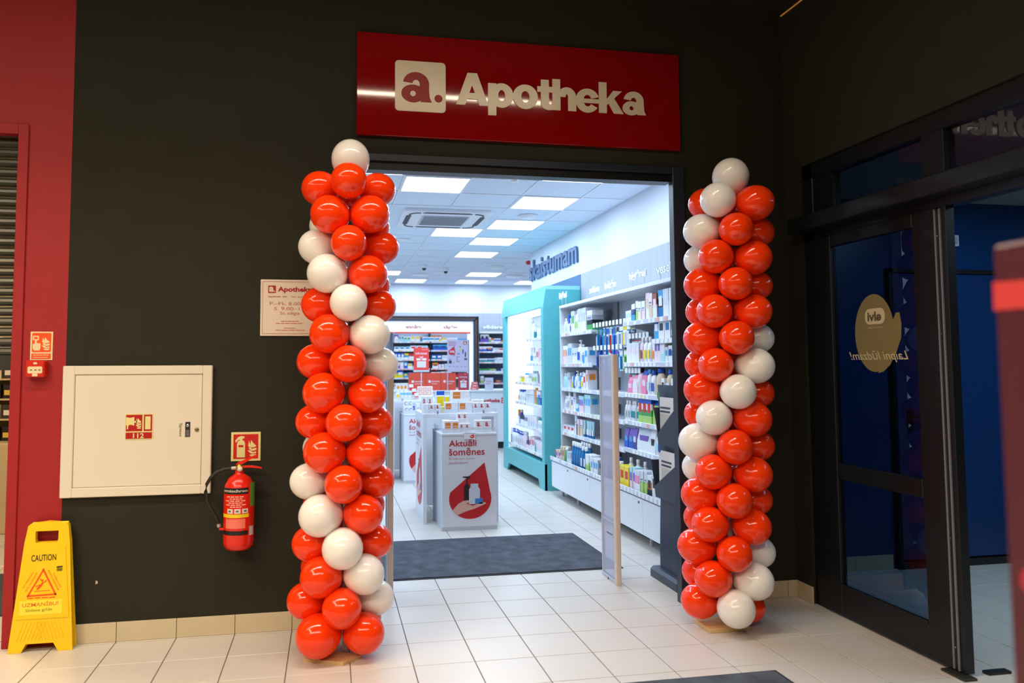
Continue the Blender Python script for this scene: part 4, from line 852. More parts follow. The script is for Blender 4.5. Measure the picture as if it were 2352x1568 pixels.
def row(specs,x,y0,z,face,where,gap=.004,skew=0):
    """specs: (kind,w,h,d,style,count). face right: laid from far (y0) toward the viewer; face front: from x0 to the right"""
    cnt={}
    p=y0
    for sp in specs:
        if sp[0]=='gap': p+= -sp[1] if face=='right' else sp[1]; continue
        kind,w,h,d,st,n=sp; base='%s %s'%(colours(st),KN[kind]); k=cnt.get(base,0); cnt[base]=k+1
        hh='tall ' if h>.16 else ('small ' if h<.09 else '')
        if k: 
            base2=('slim ' if w<.045 else 'wide ' if w>.075 else 'narrow ')+base
            q=cnt.get(base2,0); cnt[base2]=q+1
            base=base2 if not q else 'further right '+base2
            if q>1: base='far right-hand '+base2
        lab='%s%s %s'%(hh,base,where)
        lab=' '.join(lab.split()[:16]); grp=(base+' row '+where) if n>1 else None
        for _ in range(n):
            jx=random.uniform(-.006,.006)
            if face=='right': place(kind,w,h,d,st,x+jx,p-w/2,z,R90+random.uniform(-.04,.04),lab,grp); p-=w+gap
            else: place(kind,w,h,d,st,p+w/2,x+jx,z,random.uniform(-.03,.03),lab,grp); p+=w+gap
    return p
SXP=SX+.012
D=.10
# right unit, bay A (far) : y from 3.81 down to 2.80
row([('bottle',.05,.13,.05,'wn',1),('bottle',.05,.17,.05,'iw',2),('box',.055,.20,D,'wb',1),('tube',.06,.16,.05,'wc|b',1),('box',.065,.23,D,'wi|g',2),('bottle',.06,.24,.06,'ww|l',2),('box',.075,.24,.2,'wwi|s',3),('gap',.03),('box',.14,.20,.12,'gksw',1)],SXP,3.80,1.785,'right','on the top shelf beside the turquoise cabinet')
row([('box',.05,.20,D,'dw|o',3),('box',.07,.22,.12,'ii|c',2),('box',.08,.17,D,'wi',2),('pump',.10,.25,.07,'ww|b',1),('pump',.08,.20,.06,'ww|i',1),('box',.05,.17,D,'cw',1),('box',.10,.17,.10,'iw|c',1)],SXP,3.80,1.45,'right','on the second shelf beside the turquoise cabinet')
row([('bottle',.05,.16,.05,'aw',3),('box',.08,.17,D,'is',1),('tube',.05,.13,.04,'wy|y',1),('bottle',.08,.18,.06,'un',1),('pump',.09,.19,.06,'ww|i',1),('gap',.02),('bottle',.08,.17,.06,'cw|w',1),('pump',.08,.18,.06,'wi|y',1),('box',.07,.17,D,'dw|r',1),('box',.06,.20,D,'wd|o',1)],SXP,3.80,1.185,'right','on the third shelf left of the beige gate')
row([('bottle',.06,.15,.05,'ww|i',2),('bottle',.07,.20,.05,'ww|s',1),('bottle',.06,.13,.05,'yk',1),('box',.06,.15,D,'dw|v',1),('box',.08,.21,.08,'wis',1),('box',.09,.08,D,'ca|w',1),('box',.038,.17,D,'da|v',4),('box',.05,.19,D,'ia|c',4)],SXP,3.80,.945,'right','on the fourth shelf left of the beige gate')
row([('box',.11,.08,.12,'wwi|r',3),('gap',.03),('box',.055,.21,D,'wdi',1),('box',.03,.22,.06,'ks',1),('gap',.01),('box',.05,.17,D,'ed',3),('tube',.055,.17,.04,'au|w',5)],SXP,3.80,.70,'right','on the fifth shelf left of the beige gate')
row([('box',.05,.10,.08,'km',1),('box',.07,.11,.08,'de|v',2),('gap',.02),('box',.055,.16,.08,'ee|m',2),('bottle',.075,.16,.05,'gw',1),('box',.05,.13,.10,'ws|s',3),('drink',.07,.25,.05,'uw',4),('drink',.07,.23,.05,'uw|i',2),('box',.05,.17,.09,'lw|w',3),('box',.06,.15,.09,'wi|c',3),('gap',.10)],2.462,3.80,.402,'right','in the long bottom tray left of the gate')
for k in range(4): place('drink',.07,.25,.05,'uw',2.54,3.15-.075*k,.402,R90,'deep blue white-capped mouthwash bottle in the back row of the bottom tray','mouthwash back row in the bottom tray')
# bay B: hanging packs on hooks
hookm=CHROME
def hooks(ys,z,packs,where,xr=2.60):
    for k,y in enumerate(ys):
        h=MB().tube([(BX-.02,y,z),(xr,y,z),(xr-.005,y,z+.012)],.0025,hookm,6).build('hook',su)
        MB().tube([(BX-.02,y,z+.03),(xr-.02,y,z+.035)],.002,hookm,5).box(xr-.024,xr-.021,y-.026,y+.026,z+.005,z+.05,TAG).build('hook_label',h)
        st,w,hh=packs[k%len(packs)]
        for j in range(2): place('hang',w,hh,.02,st,xr+.018+.05*j,y,z-.004,R90,'%s %s'%(colours(st),'blister pack hanging '+where),'%s blister packs hanging %s'%(colours(st),where))
hooks([2.80-.088*k for k in range(10)],1.80,[('ug|cw',.05,.24),('uc|nu',.05,.30),('wc|cu',.045,.25),('wb|ub',.05,.30),('ws|ru',.05,.27),('cu|bc',.055,.28),('wk|wb',.05,.24),('uw|wu',.09,.22),('wy|wy',.09,.20),('uw|ww',.08,.20)],'on the upper hooks')
hooks([2.80-.10*k for k in range(8)],1.575,[('nb|nb',.07,.17),('ub|nu',.07,.20),('bi|bw',.07,.14),('ww|ic',.07,.15),('wv|vw',.08,.14),('cv|wm',.08,.15),('aw|ua',.075,.19),('lw|gw',.07,.19)],'on the second row of hooks')
hooks([1.94-.075*k for k in range(6)],1.66,[('wr|wd',.06,.05)],'under the near top shelf',2.62)
hooks([1.98-.07*k for k in range(5)],1.36,[('tr|ct',.065,.20),('tw|cu',.065,.20)],'on the hooks right of the beige gate')
# bay C near
row([('box',.07,.10,.08,'ww|a',2),('box',.075,.15,.08,'cnw',1),('box',.05,.17,D,'lw',1),('box',.065,.16,D,'dw',2),('gap',.01),('box',.075,.22,D,'wd|e',1),('box',.075,.21,D,'ed',1),('box',.08,.20,D,'wm|d',1),('box',.09,.22,.12,'ukc|w',1),('box',.10,.22,.12,'wi|i',2),('box',.10,.22,.12,'wwi|g',2),('box',.10,.22,.12,'iw|s',2)],SXP,1.97,1.81,'right','on the top shelf right of the hooks')
row([('box',.09,.16,D,'cb|w',1),('box',.10,.16,D,'ww|k',1),('box',.10,.16,.12,'ww|u',1),('pump',.09,.14,.06,'ti|w',1),('box',.10,.15,D,'wi|t',3),('box',.09,.15,D,'iw|c',2)],SXP,1.375,1.638,'right','on the short shelf near the right jamb')
row([('box',.055,.17,D,'wi|d',5),('bottle',.06,.21,.05,'dw|m',1),('bottle',.07,.21,.05,'ww|y',2),('tube',.07,.19,.05,'wd|o',1),('box',.06,.22,D,'dw|v',2),('box',.08,.16,D,'aw|w',1),('box',.05,.12,D,'wi|c',1),('box',.065,.13,D,'wcw|n',2),('box',.065,.13,D,'wcw|b',3),('box',.065,.13,D,'wvw|b',3),('box',.07,.14,D,'wi|u',3)],SXP,1.97,1.455,'right','on the white shelf at gate-top height')
row([('pouch',.10,.14,.05,'pp|d',1),('pouch',.10,.16,.05,'dp|w',1),('bottle',.09,.22,.06,'dk',1),('pouch',.10,.20,.06,'pb|d',1),('bottle',.075,.21,.05,'wc|a',1),('bottle',.085,.20,.05,'wb|b',1),('bottle',.12,.22,.07,'eb',1),('box',.06,.14,D,'ww|k',1),('bottle',.10,.21,.07,'eb|i',1),('box',.06,.14,D,'bw|w',2),('box',.085,.15,D,'cww|b',4),('box',.085,.15,D,'iw|t',2)],SXP,1.95,1.19,'right','on the shelf of lotions right of the gate')
row([('bottle',.055,.17,.05,'ww|s',2),('bottle',.06,.17,.05,'iw|t',3),('box',.085,.21,.08,'lgwb|r',3),('pouch',.12,.19,.06,'lb|g',1),('pouch',.15,.20,.08,'bub|r',1),('pouch',.14,.19,.08,'ub|c',1),('box',.08,.20,.09,'we|l',2),('box',.08,.19,.09,'we|g',2),('box',.09,.18,.09,'wi|r',3)],SXP,2.02,.955,'right','on the shelf below the lotions')
row([('pouch',.09,.17,.05,'bvn|c',2),('pouch',.09,.18,.05,'nvv|i',1),('pouch',.26,.22,.10,'wia|v',1),('pouch',.10,.20,.05,'ww|k',1),('bottle',.07,.19,.05,'ww|a',2),('bottle',.07,.15,.05,'wa|t',2),('box',.10,.17,.08,'wi|k',3)],SXP,2.05,.715,'right','on the shelf above the bottom tray, right part')
row([('gap',.02),('bottle',.12,.22,.10,'bb',1),('bottle',.09,.20,.06,'tw',1),('box',.10,.18,.07,'yyy|r',2),('gap',.012),('box',.05,.19,.08,'da|v',2),('box',.05,.18,.09,'wi|p',2),('box',.06,.19,.09,'li',2),('box',.08,.17,.09,'kow|k',1),('box',.09,.20,.09,'wi|k',1),('pouch',.10,.20,.05,'we|o',2),('pouch',.10,.18,.05,'wy|i',2),('box',.09,.17,.09,'wi|l',3)],2.462,2.12,.402,'right','in the bottom tray right of the gate')
for k in range(3): place('bottle',.07,.23,.06,'ww',2.56,1.93-.15*k,.402,R90,'white bottle with white cap behind the yellow boxes in the bottom tray','white bottles behind the yellow boxes')
# turquoise cabinet shelves (far to near)
TX=2.484
row([('bottle',.09,.24,.06,'iw',1),('bottle',.07,.19,.05,'ww',2),('box',.06,.15,.06,'tw',1),('tube',.06,.13,.04,'ww',3),('tube',.05,.11,.04,'wi',2),('box',.06,.16,.06,'cw',2)],TX,4.95,1.765,'right','on the top shelf of the turquoise cabinet')
row([('tube',.09,.20,.05,'iw|c',2),('box',.05,.13,.06,'ww',3),('box',.05,.18,.06,'wd|r',2),('tube',.06,.17,.04,'dw',2),('box',.05,.15,.06,'dw|v',2)],TX,4.95,1.458,'right','on the second shelf of the turquoise cabinet')
row([('jar',.06,.08,.06,'wi',2),('jar',.08,.09,.06,'ye',2),('bottle',.06,.12,.05,'wc',2),('jar',.05,.08,.05,'wi',2),('box',.05,.12,.06,'wi',3),('bottle',.05,.15,.05,'is|l',4)],TX,5.52,1.215,'right','on the third shelf of the turquoise cabinet')
row([('bottle',.08,.16,.05,'ws|o',1),('bottle',.10,.16,.05,'wb|i',2),('tube',.08,.14,.05,'ww|i',2),('box',.055,.17,.06,'iw',6),('tube',.05,.20,.04,'oo',2),('box',.05,.17,.06,'gw',1),('box',.06,.16,.06,'uw|b',2)],TX,5.55,.957,'right','on the fourth shelf of the turquoise cabinet')
row([('box',.05,.18,.06,'wo',1),('bottle',.05,.18,.05,'bw',1),('box',.06,.12,.06,'wk',3),('box',.06,.13,.06,'wi|n',3),('box',.05,.14,.06,'iw|d',8),('bottle',.07,.13,.05,'wt|i',3)],TX,5.53,.666,'right','on the fifth shelf of the turquoise cabinet')
row([('box',.05,.20,.06,'uw',1),('pump',.07,.20,.05,'wb|i',4),('pump',.08,.19,.06,'ib|d',3),('bottle',.10,.20,.06,'dw',2),('box',.09,.10,.06,'dn',2),('box',.07,.17,.08,'wd|r',3),('box',.06,.15,.06,'tw|c',1),('box',.07,.15,.08,'iw|d',4)],TX,5.95,.375,'right','on the bottom shelf of the turquoise cabinet')
# ================================================================= NESTED DISPLAY TABLES
PLAM=mat('display_laminate',(226,228,236),.35,var=.01); PGR=mat('display_side_shaded',(196,202,210),.5)  # greyer copy for the table sides, their shade put into the colour
RT=C((196,26,36)); RTS=C((180,120,124))
def poster(mb,face,o,w):   # drop poster 'Aktuāli šomēnes', w = width of the printed panel
    U,V,N=[Vector(a) for a in AX[face]]; o=Vector(o)
    def at(u,v): return o+U*(u*w)+V*(v*w)
    text(mb,'Aktuāli',at(.13,1.485),.50*w,.12*w,face,RT,bold=.013); text(mb,'šomēnes',at(.13,1.325),.65*w,.135*w,face,RT,bold=.011)
    text(mb,'Šī mēneša īpašie',at(.13,1.245),.47*w,.045*w,face,RTS); text(mb,'piedāvājumi',at(.13,1.165),.34*w,.055*w,face,RTS)
    mb.prism([(x*w,y*w) for x,y in drop(.77,.99)],at(.13,.20),U,V,N,.0010,RT)
    def P(pts,m,l=.0010): mb.prism([(x*w,y*w) for x,y in pts],at(0,0)+N*l,U,V,N,.0008,m)
    P([(.40,.50),(.50,.50),(.50,.78),(.47,.82),(.47,.90),(.52,.93),(.52,.955),(.38,.95),(.38,.93),(.44,.925),(.44,.82),(.40,.78)],C((44,34,38)))
    P([(.49,.46),(.69,.46),(.69,.72),(.66,.76),(.66,.82),(.52,.82),(.52,.76),(.49,.72)],C((204,212,226)),.0014)
    P([(.60,.46),(.74,.46),(.74,.56),(.60,.555)],C((60,130,200)),.0018)
    P([(.19,.36),(.27,.27),(.42,.33),(.60,.38),(.80,.46),(.79,.485),(.70,.485),(.56,.43),(.44,.47),(.50,.50),(.48,.53),(.38,.52),(.29,.47)],C((226,176,160)),.0018)
def table_pair(dx,dy,tag1,tag2):
    t=thing('display_table','white waist-high display table with printed drop poster, %s'%tag1,'display table',(1.21+dx,2.55+dy,0)); 
    x0,x1,y0,y1,zt=.967+dx,1.457+dx,2.253+dy,2.84+dy,.842
    MB().box(x0,x1,y0,y0+.022,.0,zt-.018,PLAM,.002).build('front_panel',t); MB().box(x0,x0+.02,y0+.022,y1,0,zt-.018,PGR,.001).build('side_panel',t); MB().box(x1-.02,x1,y0+.022,y1,0,zt-.018,PGR,.001).build('side_panel',t)
    MB().box(x0-.003,x1+.003,y0-.004,y1,zt-.018,zt,WHITE,.002).build('top',t); MB().box(x0,x1,y0-.003,y0,.0,.035,LGREY).build('plinth_strip',t)
    b=MB(); poster(b,'front',(x0,y0-.001,0.0),x1-x0); b.build('poster_print',t,label='red drop poster with hand and bottles')
    b=MB(); b.box(x0+.01,x1-.01,y0+.004,y0+.007,zt,zt+.05,sheet('acrylic_clear',(225,232,240),.35,.1)).box(x0+.01,x0+.013,y0+.01,y1-.02,zt,zt+.05,MATS['acrylic_clear']).build('acrylic_edge',t)
    t2=thing('display_table','taller white bridge-shaped display table, %s'%tag2,'display table',(1.2+dx,2.87+dy,0))
    x0,x1,y0,y1,zt=.842+dx,1.542+dx,2.57+dy,3.18+dy,.998
    MB().box(x0,x0+.034,y0,y1,0,zt-.034,PLAM,.002).build('leg_panel',t2); MB().box(x1-.034,x1,y0,y1,0,zt-.034,PLAM,.002).build('leg_panel',t2); MB().box(x0,x1,y0,y1,zt-.034,zt,PLAM,.003).build('top',t2); p_=thing('partition_panel','white partition panel standing behind the bridge table, %s'%tag1.split('standing ')[-1],'panel',(x0+.35,y1+.26,0)); MB().box(x0+.04,x1,y1+.25,y1+.27,.012,.95,PLAM,.002).box(x0+.06,x0+.10,y1+.2,y1+.32,0,.012,DARK).box(x1-.10,x1-.06,y1+.2,y1+.32,0,.012,DARK).build('board',p_)
    b=MB()
    U,V,N=Vector((0,-1,0)),Vector((0,0,1)),Vector((-1,0,0))
    poster(b,'right',(x0-.001,y1-.03,.02),.56); b.build('poster_print',t2,label='pale drop poster on the outer side')
    b=MB(); b.box(x0+.01,x1-.01,y0+.004,y0+.007,zt,zt+.04,MATS['acrylic_clear']).build('acrylic_edge',t2)
    for x in (x0+.13,x1-.14): MB().box(x,x+.012,y0-.001,y0+.012,zt,zt+.022,GREY).build('acrylic_clip',t2)
    return t,t2
table_pair(0,0,'standing nearest the doorway','directly behind the nearest one')
table_pair(-.067,2.735,'farther back behind the left jamb','farther back at the left jamb')
OB=C((232,130,50)); RA=C((196,30,44))
def carton(w,h,d,kind,x,y,z,lab,grp=None,m=None):
    b=MB(); base=C((238,239,243)) if m is None else C(m); b.box(-w/2,w/2,0,d,0,h,base,.002)
    if kind=='orange': b.box(-w*.36,w*.36,-.001,0,h*.30,h*.84,OB); b.box(-w*.28,w*.28,-.0018,-.001,h*.52,h*.57,C((250,230,200))); b.box(-w*.3,w*.1,-.001,0,h*.12,h*.16,C((160,160,170)))
    elif kind=='orangewide': b.box(-w*.42,-w*.02,-.001,0,h*.28,h*.88,OB); b.box(-w*.38,-w*.07,-.0018,-.001,h*.52,h*.57,C((250,230,200)))
    elif kind=='a': text(b,'a',(-w*.30,-.0005,h*.50),w*.38,h*.34,'front',RA,bold=.018); b.box(w*.16,w*.24,-.001,0,h*.50,h*.57,RA); b.box(-w*.34,w*.3,-.001,0,h*.30,h*.33,C((190,160,170))); b.box(-w*.34,w*.1,-.001,0,h*.2,h*.22,C((190,180,190)))
    elif kind=='C': text(b,'C',(-w*.30,-.0005,h*.36),w*.6,h*.5,'front',C((40,52,84)))
    elif kind=='H': text(b,'H',(-w*.22,-.0005,h*.45),w*.44,h*.2,'front',C((170,60,70)),bold=.01); b.box(-w*.2,w*.1,-.001,0,h*.2,h*.26,C((60,80,150)))
    elif kind=='yellow': b.box(-w*.42,w*.42,-.001,0,h*.06,h*.92,C((244,214,10))); b.box(-w*.3,w*.3,-.0018,-.001,h*.6,h*.63,C((220,180,10)))
    elif kind=='blue': b.box(-w*.5,w*.5,-.001,0,h*.45,h,C((20,84,190))); b.box(-w*.3,w*.3,-.0018,-.001,h*.66,h*.72,C((220,230,244)))
    elif kind=='grid':
        for i in range(3):
            for j in range(2): b.box(-w*.46+i*w*.31,-w*.46+i*w*.31+w*.27,-.001,0,h*.06+j*h*.46,h*.06+j*h*.46+h*.38,C((238,150,130))); b.box(-w*.42+i*w*.31,-w*.42+i*w*.31+w*.19,-.0018,-.001,h*.14+j*h*.46,h*.14+j*h*.46+h*.22,C((232,214,200)))
    elif kind=='blueflow': b.box(-w*.5,w*.5,-.001,0,h*.62,h*.9,C((130,200,232))); b.box(-w*.05,w*.05,-.001,0,h*.1,h*.3,C((90,150,200)))
    elif kind=='yellowdot': b.prism([(w*.38*math.cos(k*.5236),h*.42*math.sin(k*.5236)+h*.5) for k in range(12)],(0,0,0),(1,0,0),(0,0,1),(0,-1,0),.001,C((250,216,20)))
    elif kind=='orangef': b.prism([(w*.38*math.cos(k*.5236),h*.32*math.sin(k*.5236)+h*.4) for k in range(12)],(0,0,0),(1,0,0),(0,0,1),(0,-1,0),.001,C((240,140,40))); b.box(-w*.4,w*.4,-.001,0,h*.8,h*.88,C((120,130,170)))
    elif kind=='red': b.box(-w*.5,w*.5,-.001,0,h*.1,h*.55,C((220,40,50)))
    o=b.build('carton'); o.location=(x,y,z); o.rotation_euler=(0,0,random.uniform(-.03,.03)); tag(o,lab,'box',grp); return o
z1=.842; yy=2.30
for k,x in enumerate((1.030,1.097)): carton(.066,.108,.06,'orange',x,yy,z1,'white box with orange square on the front low display table','orange square boxes on the front low table')
carton(.066,.108,.06,'orange',1.03,yy+.075,z1,'white and orange box in second row on the front low table')
for k,x in enumerate((1.155,1.205)):
    carton(.05,.085,.05,'a',x,yy-.015,z1+.0,'white box with red letter a at centre front of the low display table','middle letter a boxes on low table')
    carton(.05,.085,.05,'a',x-.01,yy+.05,z1+.085,'white box with red letter a stacked highest at the low table centre','raised letter a boxes on low table')
    carton(.05,.085,.05,'i',x-.01,yy+.05,z1,'plain white box under the raised letter boxes on the low table','plain boxes under the raised letter boxes')
for k,x in enumerate((1.312,1.388)): carton(.074,.108,.06,'a',x,yy,z1,'larger white box with red letter a at right of the low display table','right letter a boxes on low table')
t=thing('promo_card','small white card with red drop hanging over the low table front edge','card',(1.215,2.245,.80)); b=MB().box(1.165,1.262,2.242,2.246,.790,.846,C((238,238,242))); b.prism([(x,y) for x,y in drop(.040,.036)],(1.215,2.242,.800),(1,0,0),(0,0,1),(0,-1,0),.001,C((222,60,60))); bars(b,(1.221,2.241,.811),.022,.005,'front',C((250,240,240))); b.build('card',t); MB().box(1.165,1.262,2.242,2.262,.8425,.846,C((238,238,242))).build('fold',t)
z2=.998; yy=2.62
for k,x in enumerate((.872,.925)): carton(.052,.155,.05,'a',x,yy+.06,z2,'tall white box with red letter a, back row at left on the bridge table','tall letter a boxes at left of the bridge table')
for k,x in enumerate((.93,.985)): carton(.05,.088,.05,'a',x,yy-.01,z2,'white box with red letter a, front row at left on the bridge table','front letter a boxes left on bridge table')
carton(.05,.088,.05,'i',.873,yy-.01,z2,'plain white leaflet box at the left corner of the bridge table')
carton(.075,.12,.05,'yellow',1.020,yy+.07,z2+.04,'yellow fronted box standing highest left on the bridge table'); carton(.045,.115,.05,'yellow',1.085,yy+.07,z2+.04,'narrow yellow fronted box beside the taller yellow one')
carton(.12,.04,.06,'i',1.05,yy+.065,z2,'flat white box carrying the two yellow boxes')
carton(.075,.17,.05,'blue',1.03,yy+.14,z2+.03,'white and blue box behind the yellow boxes'); carton(.08,.03,.05,'i',1.03,yy+.14,z2,'flat white box under the blue topped box')
carton(.026,.06,.04,'yellow',1.03,yy-.012,z2,'thin yellow box low between letter box and orange box')
carton(.17,.10,.07,'orangewide',1.205,yy+.03,z2+.104,'wide white box with orange square stacked on top at the bridge table centre')
for k,x in enumerate((1.112,1.245)): carton(.128,.10,.08,'orangewide',x,yy-.005,z2,'wide white box with orange square on the bridge table, bottom row','wide orange square boxes in the bottom row')
for k,x in enumerate((1.345,1.402,1.459)):
    carton(.055,.095,.05,'a',x,yy-.01,z2,'white box with red letter a in the front right row on the bridge table','right front letter a boxes on bridge table')
for k,x in enumerate((1.35,1.405)): carton(.055,.118,.05,'a',x,yy+.06,z2,'white box with letter a peeking behind the right front row','right back letter a boxes on bridge table')
carton(.035,.14,.04,'yellow',1.300,yy+.14,z2,'slim yellow box behind the orange square boxes'); carton(.04,.06,.04,'yellow',1.33,yy+.1,z2,'short yellow box beside the slim yellow one')
# farther pair
fy=4.988+.05; fz=.842
for r_ in range(2):
    for k in range(2): carton(.054,.084,.05,'C',.933+.057*k+.0*r_,fy+.07*r_,fz+.075*r_,'white box with dark letter C on the far low table, %s row'%('upper rear' if r_ else 'front'),'letter C boxes, %s row'%('upper rear' if r_ else 'front'))
for k in range(2): carton(.054,.074,.05,'i',.933+.057*k,fy+.07,fz,'plain white box supporting the upper letter C boxes','plain boxes under letter C boxes')
carton(.045,.125,.045,'H',1.082,fy+.02,fz,'tall white box with letter H beside the letter C boxes'); carton(.03,.09,.04,'blue',1.035,fy+.12,fz,'small white box with blue dot between C and H boxes')
fy=5.36; fz=.998
carton(.05,.085,.05,'yellowdot',.858,fy,fz,'white box with yellow oval at the left on the far bridge table')
for k in range(3): carton(.046,.105,.05,'blueflow',.912+.049*k,fy+.01,fz,'white box with sky blue band on the far bridge table','sky blue banded boxes on the far bridge table')
for k in range(3): carton(.044,.075,.05,'orangef',.868+.047*k,fy+.08,fz+.130,'white and orange box in the upper rear row of the far bridge table','orange flower boxes in the upper rear row')
for k in range(3): carton(.044,.130,.05,'i',.868+.047*k,fy+.08,fz,'plain white box beneath the orange flower boxes','plain boxes beneath orange flower boxes')
for k,(x,z,y_) in enumerate(((1.045,fz+.11,.14),(1.075,fz+.055,.08),(1.10,fz,.02))): carton(.052,.085,.045,'red',x,fy+y_,z,'white and red box, %s of the stepped red pile'%('top','middle','bottom')[k])
carton(.052,.11,.045,'i',1.045,fy+.14,fz,'plain white box under the top red one'); carton(.052,.055,.045,'i',1.075,fy+.08,fz,'low plain white box under the middle red one')
carton(.195,.115,.06,'grid',1.225,fy+.12,fz+.052,'wide white carton with six salmon squares behind the bridge tables'); carton(.195,.052,.08,'i',1.225,fy+.12,fz,'flat white carton under the six salmon squares carton')
t=thing('gift_stand_sign','red "DĀVANA" gift sign on a thin metal post above the far table','sign',(1.19,5.62,1.0))
GRD=C((234,70,66)); GW=C((244,236,240))
def davana(b,x0,x1,z0,z1,y):
    w=x1-x0;h=z1-z0
    text(b,'DĀVANA',(x0+w*.12,y,z0+h*.70),w*.76,h*.11,'front',GW,bold=.018); text(b,'Apotheka',(x0+w*.54,y,z0+h*.90),w*.38,h*.04,'front',GW)
    b.box(x0+w*.18,x0+w*.44,y-.0015,y,z0+h*.44,z0+h*.53,GW); b.box(x0+w*.56,x0+w*.82,y-.0015,y,z0+h*.44,z0+h*.53,GW); b.box(x0+w*.485,x0+w*.515,y-.0015,y,z0+h*.44,z0+h*.60,GW)
    for s_ in (-1,1): b.tube([(x0+w*(.5+s_*.02),y-.001,z0+h*.55),(x0+w*(.5+s_*.10),y-.001,z0+h*.63),(x0+w*(.5+s_*.12),y-.001,z0+h*.58),(x0+w*(.5+s_*.02),y-.001,z0+h*.55)],.0025,GW,5)
    b.box(x0+w*.22,x0+w*.80,y-.0015,y,z0+h*.12,z0+h*.40,C((232,226,232)))
    for k in range(4): b.box(x0+w*.28,x0+w*.74,y-.0025,y-.0015,z0+h*(.17+.055*k),z0+h*(.18+.055*k),C((190,180,190)))
MB().box(1.087,1.291,5.605,5.615,1.378,1.672,GRD,.003).build('board',t); b=MB(); davana(b,1.087,1.291,1.378,1.672,5.604); b.build('print',t); MB().box(1.083,1.295,5.600,5.622,1.352,1.378,LGREY,.003).build('frame',t)
MB().box(1.184,1.196,5.608,5.620,1.0,1.355,LGREY).build('post',t)
# ================================================================= COUNTER AND BACK WALL
ct_=thing('service_counter','long pale service counter across the back of the shop','counter',(2.0,8.6,0))
MB().box(.4,3.3,8.50,8.54,.12,.985,WHITE).build('front_panel',ct_); MB().box(.4,3.3,8.46,9.2,.985,1.012,WHITE,.003).build('top',ct_); MB().box(.4,3.3,8.6,8.64,0,.12,DARK).build('plinth',ct_)
for x in (.4,3.26): MB().box(x,x+.04,8.54,9.15,0,.985,WHITE).build('end_panel',ct_)
b=MB(); text(b,'Apotheka',(2.52,8.499,.778),.385,.083,'front',C((200,26,34)),.006,bold=.024); flat(b,rect(2.93,3.03,.779,.876),(0,8.5,0),'front',C((200,26,34)),.006); text(b,'a',(2.945,8.493,.79),.07,.07,'front',WHITE,bold=.018); b.build('logo',ct_,label='red shop name lettering')
MB().box(2.382,2.386,8.497,8.5,.12,.985,GREY).build('panel_seam',ct_)
for k,(x0,x1) in enumerate(((1.333,1.620),(1.624,1.882),(1.886,2.148))):
    t=thing('paper_bag','coral paper carrier bag with white print on the counter, %s of three'%('leftmost','middle','rightmost')[k],'bag',((x0+x1)/2,8.65,1.012),'coral paper bags on the counter')
    b=MB(); PB=mat('bag_coral',(238,84,62),.6,var=.04); b.prism([(x0,0),(x1,0),(x1,.298),(x0,.298)],(0,8.60,1.012),(1,0,0),(0,0,1),(0,1,0),.10,PB); b.box(x0+.001,x1-.001,8.598,8.60,1.215,1.218,C((226,70,50))); b.build('body',t)
    b=MB(); flat(b,rrect(x0+.045,x0+.085,1.143,1.183,.006,2),(0,8.599,0),'front',GW,.0015); text(b,'Apotheka',(x0+.095,8.599,1.147),.14,.03,'front',GW,bold=.02); bars(b,(x0+.10,8.599,1.12),.10,.008,'front',GW); b.build('print',t)
    b=MB(); b.tube([(x0+.08,8.62,1.31),(x0+.085,8.62,1.345),(x0+.11,8.62,1.365),(x0+.16,8.62,1.365),(x0+.185,8.62,1.345),(x0+.19,8.62,1.31)],.004,C((210,60,60)),6); b.build('handle',t)
t=thing('poster_frame','lilac product poster in a frame standing tall on the counter','poster',(2.18,8.56,1.012))
b=MB().box(1.996,2.362,8.56,8.575,1.34,1.88,mat('poster_lilac',(206,194,220),.4,var=.01)); b.build('sheet',t); MB().box(1.985,2.373,8.555,8.58,1.325,1.342,LGREY).box(2.362,2.376,8.555,8.58,1.325,1.88,CHROME).box(2.362,2.380,8.565,8.583,1.012,1.88,mat('blue_edge',(120,170,206),.3)).box(1.99,2.005,8.565,8.583,1.012,1.34,LGREY).build('frame',t)
b=MB(); pr_=C((176,50,80))
flat(b,rect(2.275,2.335,1.795,1.855),(0,8.56,0),'front',C((170,24,40)),.001); text(b,'a',(2.285,8.5585,1.805),.04,.04,'front',GW,bold=.018)
bars(b,(2.015,8.56,1.835),.13,.010,'front',pr_,3,.028)
b.prism([(x,y) for x,y in drop(.125,.155)],(2.01,8.56,1.615),(1,0,0),(0,0,1),(0,-1,0),.001,C((206,40,50))); text(b,'-30%',(2.02,8.558,1.655),.10,.04,'front',GW,bold=.02)
for (x,z,w_,h_,c_) in ((2.205,1.68,.03,.07,(216,206,120)),(2.212,1.75,.014,.02,(60,70,150)),(2.255,1.64,.025,.075,(40,100,190)),(2.17,1.63,.04,.015,(60,60,120)),(2.30,1.58,.02,.09,(60,44,60)),(2.29,1.53,.05,.03,(60,66,80)),(2.02,1.47,.05,.05,(60,66,90)),(2.035,1.52,.012,.03,(50,50,70)),(2.11,1.60,.012,.03,(70,80,80)),(2.10,1.47,.015,.03,(150,150,170)),(2.16,1.50,.05,.008,(90,90,110)),(2.16,1.58,.05,.008,(90,90,110)),(2.16,1.50,.008,.08,(90,90,110))): b.box(x,x+w_,8.5585,8.56,z,z+h_,C(c_))
for k in range(5): b.box(2.015+.068*k,2.015+.068*k+.04,8.559,8.56,1.415,1.422,C((110,100,130)))
b.build('print',t)
t=thing('gift_sign','small dark red "DĀVANA" gift poster on the counter beside the bags','sign',(2.27,8.55,1.012)); MB().box(2.179,2.361,8.545,8.555,1.012,1.309,C((190,50,66))).build('board',t); b=MB(); davana(b,2.179,2.361,1.019,1.309,8.544); b.build('print',t)
